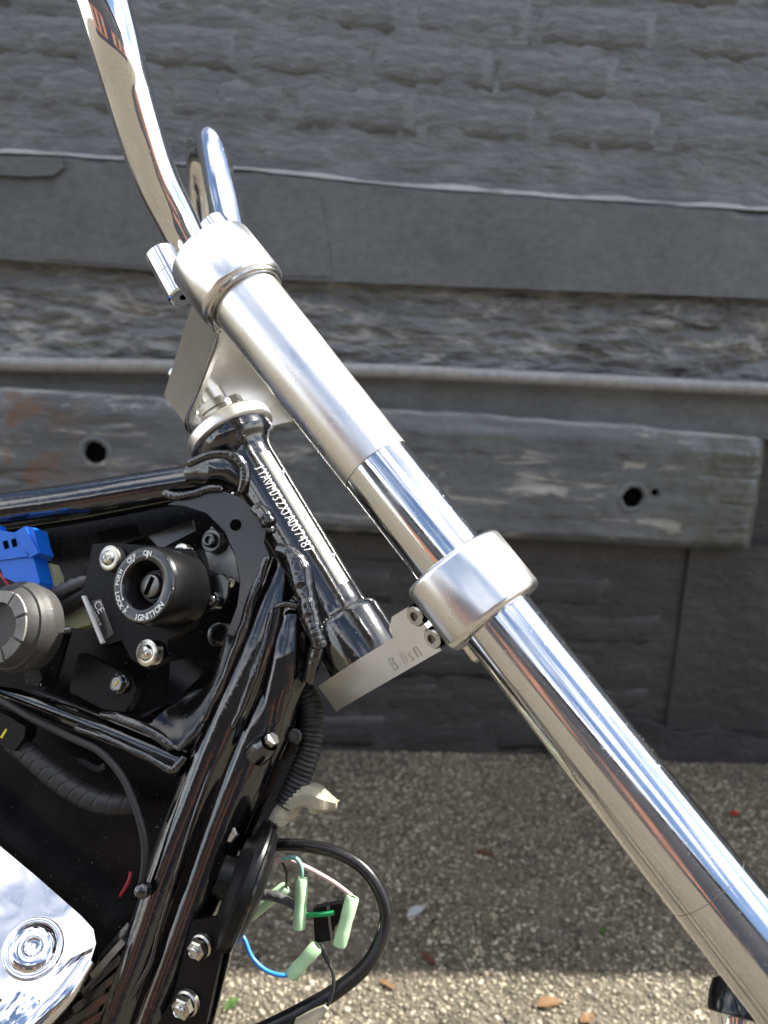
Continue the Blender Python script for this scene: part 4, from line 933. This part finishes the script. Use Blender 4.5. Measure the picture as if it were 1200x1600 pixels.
for (x, y, rp) in ((315, 1478, 17), (292, 1568, 19)):
    c = pl(x, y, 0.079); r = pxm(c, rp); d_ = (-LAT*0.93 + Dn*0.22 - Rt*0.22).normalized()
    lathe('flange', c, d_, [(-0.002, r*1.1), (0.001, r*1.1), (0.002, r*0.95)], 'zinc', mp_, 28)
    nut(c, d_, r*0.92, 0.0068, mp_, 'nut', 'zinc')
    lathe('stud', c+d_*0.006, d_, [(0, r*0.52), (0.0035, r*0.50), (0.0042, r*0.40), (0.0032, r*0.34), (0.0032, 0)], 'stainless', mp_, 24)
plate('strap', [(352, 1470), (362, 1482), (330, 1612), (310, 1660), (300, 1640), (325, 1590)], 0.09, 0.004, 'black_gloss', bike, 0.001)
tube('plate_edge', [(340, 1440, 0.082, 3), (338, 1500, 0.082, 3), (326, 1560, 0.082, 3), (312, 1620, 0.082, 3)], 'black_gloss', bike, 10, 6)
plate('front_bracket', [(455, 1120), (470, 1080), (480, 1085), (470, 1140), (452, 1215), (440, 1270), (420, 1310), (392, 1330), (372, 1330), (385, 1260), (420, 1190)], 0.115, 0.012, 'black_gloss', bike, 0.002)
lathe('small_bolt', pl(462, 1150, 0.10), -LAT, [(-0.004, 0.0052), (0.003, 0.0052), (0.004, 0.004), (0.004, 0)], 'black_satin', bike, 18)
def corr(i, s, th): return 1.0 + 0.09*math.sin(s/0.0032*2*math.pi)
tube('corrugated_conduit', [(455, 1085, 0.118, 17), (470, 1080, 0.115, 18), (484, 1098, 0.112, 18.5), (488, 1135, 0.111, 18.5), (482, 1175, 0.111, 18.5), (466, 1218, 0.112, 18.5), (448, 1258, 0.114, 18.5)], 'rubber', bike, 28, 30, mod=corr)
tube('loom_stub', [(430, 1065, 0.12, 12), (452, 1075, 0.125, 14), (458, 1110, 0.13, 14), (448, 1140, 0.135, 13)], 'rubber', bike, 20, 22, mod=lambda i, s, th: 1+0.08*math.sin(s/0.003*2*math.pi))
tape = tube('clear_wrap', [(432, 1290, 0.115, 14), (448, 1264, 0.113, 19), (466, 1247, 0.112, 20), (486, 1244, 0.112, 21), (500, 1250, 0.112, 20), (514, 1254, 0.113, 14), (526, 1256, 0.113, 7)], 'clear_plastic', bike, 7, 3, mod=lambda i, s, th: (0.95+0.45*noise.noise(Vector((s*90, math.cos(th)*1.5, math.sin(th)*1.5)))))
for p_ in tape.data.polygons: p_.use_smooth = False
plate('terminal', [(508, 1248), (528, 1252), (520, 1264), (505, 1262)], 0.116, 0.006, 'cream_plastic', tape, 0.001)
tube('brake_hose', [(395, 1330, 0.135, 10), (430, 1321, 0.135, 10), (480, 1322, 0.135, 10), (530, 1334, 0.135, 10), (572, 1362, 0.135, 10), (599, 1408, 0.135, 10.5), (600, 1452, 0.135, 10.5), (575, 1505, 0.13, 11), (530, 1545, 0.125, 12), (480, 1575, 0.12, 12.5), (420, 1606, 0.115, 13), (340, 1640, 0.11, 13)], 'hose', bike, 24, 8)
def sleeve(p0, p1, l, rp):
    a, b = pl(*p0, l), pl(*p1, l); r = pxm(a, rp); ln = (b-a).length; 
    o = lathe('bullet_connector', a, b-a, [(0, r*0.5), (0, r*0.82), (ln*0.05, r), (ln*0.35, r), (ln*0.5, r*0.93), (ln*0.7, r), (ln*0.96, r), (ln, r*0.9), (ln, r*0.4)], 'green_sleeve', bike, 24)
    lathe('terminal', a, b-a, [(ln*0.12, 0), (ln*0.12, r*0.42), (ln*0.45, r*0.46), (ln*0.5, r*0.3), (ln*0.85, r*0.36), (ln*0.85, 0)], 'zinc', o, 16)
sleeve((472, 1372), (467, 1452), 0.115, 10); sleeve((551, 1401), (530, 1478), 0.115, 11); sleeve((496, 1478), (454, 1525), 0.11, 11); sleeve((447, 1386), (388, 1432), 0.15, 10)
tube('pale_wire', [(405, 1362, 0.115, 4), (425, 1347, 0.115, 4), (450, 1344, 0.115, 4), (480, 1356, 0.115, 3.8), (520, 1378, 0.115, 3.5), (550, 1400, 0.115, 3)], 'pink_wire', bike, 10, 8)
tube('teal_lead', [(440, 1343, 0.112, 3.5), (458, 1340, 0.112, 3.5), (469, 1350, 0.112, 3.5), (473, 1376, 0.115, 3.5)], 'teal_wire', bike, 10, 8)
tube('green_lead', [(478, 1430, 0.116, 4), (500, 1429, 0.114, 4), (522, 1426, 0.114, 4.5)], 'green_wire', bike, 10, 6)
tube('blue_lead', [(372, 1455, 0.108, 3.5), (382, 1468, 0.107, 3.5), (394, 1496, 0.106, 3.5), (415, 1516, 0.106, 3.5), (440, 1524, 0.107, 3.5), (457, 1521, 0.11, 3.5)], 'blue_wire', bike, 10, 8)
tube('magenta_lead', [(372, 1458, 0.109, 2.5), (380, 1464, 0.108, 2.2), (388, 1486, 0.107, 2), (396, 1502, 0.107, 1.6)], 'magenta_wire', bike, 8, 8)
tube('black_lead', [(440, 1345, 0.13, 2.5), (447, 1362, 0.135, 2.5), (447, 1386, 0.15, 2.5)], 'rubber', bike, 8, 6)
tube('black_lead', [(498, 1475, 0.118, 3), (508, 1496, 0.118, 3), (520, 1520, 0.118, 3), (520, 1548, 0.117, 3), (510, 1575, 0.116, 3), (498, 1592, 0.116, 3)], 'rubber', bike, 8, 8)
tube('taped_lead', [(395, 1392, 0.125, 8), (412, 1398, 0.122, 8.5), (435, 1402, 0.12, 8), (465, 1418, 0.118, 7)], 'tape_grey', bike, 14, 10, mod=lambda i, s, th: 1+0.18*noise.noise(Vector((s*300, th, 0))))
jb = plate('plug_housing', [(489, 1420), (506, 1416), (530, 1412), (540, 1416), (538, 1432), (524, 1448), (516, 1470), (492, 1474)], 0.118, 0.012, 'black_plastic', bike, 0.001)
plate('housing_edge', [(510, 1417), (514, 1416), (521, 1468), (517, 1471)], 0.1165, 0.004, 'brushed_dark', jb, 0.0003)
plate('clear_terminal', [(462, 1592), (490, 1578), (506, 1572), (512, 1578), (498, 1596), (480, 1612), (455, 1612)], 0.112, 0.008, 'clear_plastic', bike, 0.002)
# black reflector pod that shows behind the fork tube
rp_c = at_depth(1150, 1566, 0.60); rd_ = (Dn*0.86 - Rt*0.25 - Fw*0.45).normalized()
pod = lathe('reflector_pod', rp_c, rd_, [(-0.016, 0), (-0.016, 0.010), (-0.012, 0.0165), (-0.004, 0.0185), (0.006, 0.019), (0.009, 0.0185), (0.010, 0.017), (0.010, 0)], 'black_smooth', bike, 40)
lathe('pod_base', rp_c, rd_, [(0.0095, 0.0175), (0.012, 0.0165), (0.03, 0.012), (0.07, 0.010), (0.07, 0)], 'chrome', pod, 32)

q_ = A0+LAT*FL; q_ = q_+AX*(rp_c-q_).dot(AX)
bm = bmesh.new(); sweep(bm, spline([(rp_c, 0.006), (q_, 0.006)], 4), 14); finish('pod_stalk', bm, 'chrome', pod, 60)
# ---------------------------------------------------------------- fallen leaves on the ground
simple('leaf_orange', (0.28, 0.16, 0.075), 0, 0.6, cvar=0.25, nscale=80, nstr=0.4, ndist=0.002)
simple('leaf_red', (0.50, 0.03, 0.03), 0, 0.5, cvar=0.2); simple('leaf_brown', (0.16, 0.07, 0.04), 0, 0.7, cvar=0.3); simple('leaf_green', (0.08, 0.16, 0.03), 0, 0.6, cvar=0.3); simple('paper', (0.6, 0.62, 0.63), 0, 0.6, cvar=0.1)
def leaf(px, py, lng, wid, rot, mat, label, cat='leaf', name='fallen_leaf'):
    d = ray(px, py); c = C0 + d*(-C0.z/d.z); bm = bmesh.new(); e = Vector((math.cos(rot), math.sin(rot), 0)); f = Vector((-e.y, e.x, 0)); rows = []
    for i in range(9):
        t = i/8; w_ = wid*math.sin(math.pi*min(1, t*0.96+0.02))**0.8*(1-0.25*t); r_ = []
        for j in range(5):
            s = j/4-0.5; h = 0.002 + 0.003*abs(s)*wid/0.02 + 0.003*math.sin(t*3)+0.003*noise.noise(Vector((t*5, s*6, px)))
            r_.append(bm.verts.new(c + e*(t-0.5)*lng + f*s*w_ + Vector((0, 0, max(0.002, h)))))
        rows.append(r_)
    for p, q in zip(rows, rows[1:]):
        for k in range(4): bm.faces.new((p[k], q[k], q[k+1], p[k+1]))
    bmesh.ops.solidify(bm, geom=bm.faces[:], thickness=0.0006)
    o = finish(name, bm, mat, None, 60); o['label'] = label; o['category'] = cat; o['group'] = 'leaf litter on the asphalt'; return o
leaf(858, 1570, 0.042, 0.022, 0.2, 'leaf_orange', 'curled orange leaf on sunlit asphalt, left of the chrome fork foot')
leaf(1148, 1274, 0.022, 0.016, 0.5, 'leaf_red', 'tiny bright red leaf on asphalt right of the chrome fork')
leaf(605, 1541, 0.030, 0.011, 2.6, 'leaf_orange', 'narrow orange leaf beside the black hose loop on sunlit asphalt')
leaf(668, 1500, 0.035, 0.014, 2.3, 'leaf_brown', 'brown leaf lying on the edge between sun and shade')
leaf(757, 1336, 0.040, 0.014, 2.8, 'leaf_brown', 'thin dark brown leaf on the shaded asphalt mid way')
leaf(918, 1594, 0.026, 0.018, 0.5, 'leaf_orange', 'reddish leaf cut by the bottom edge of the picture')
leaf(942, 1457, 0.016, 0.012, 0.9, 'leaf_green', 'small green leaf on shaded asphalt beside the fork')
leaf(590, 1162, 0.06, 0.025, 0.1, 'leaf_brown', 'rusty brown leaf at the foot of the wall')
leaf(650, 1427, 0.04, 0.02, 0.7, 'paper', 'pale scrap of paper on the asphalt right of the hose', 'litter', 'paper_scrap')
leaf(362, 1572, 0.03, 0.016, 1.0, 'leaf_green', 'pale green leaf on sunlit asphalt beside the horn bracket')
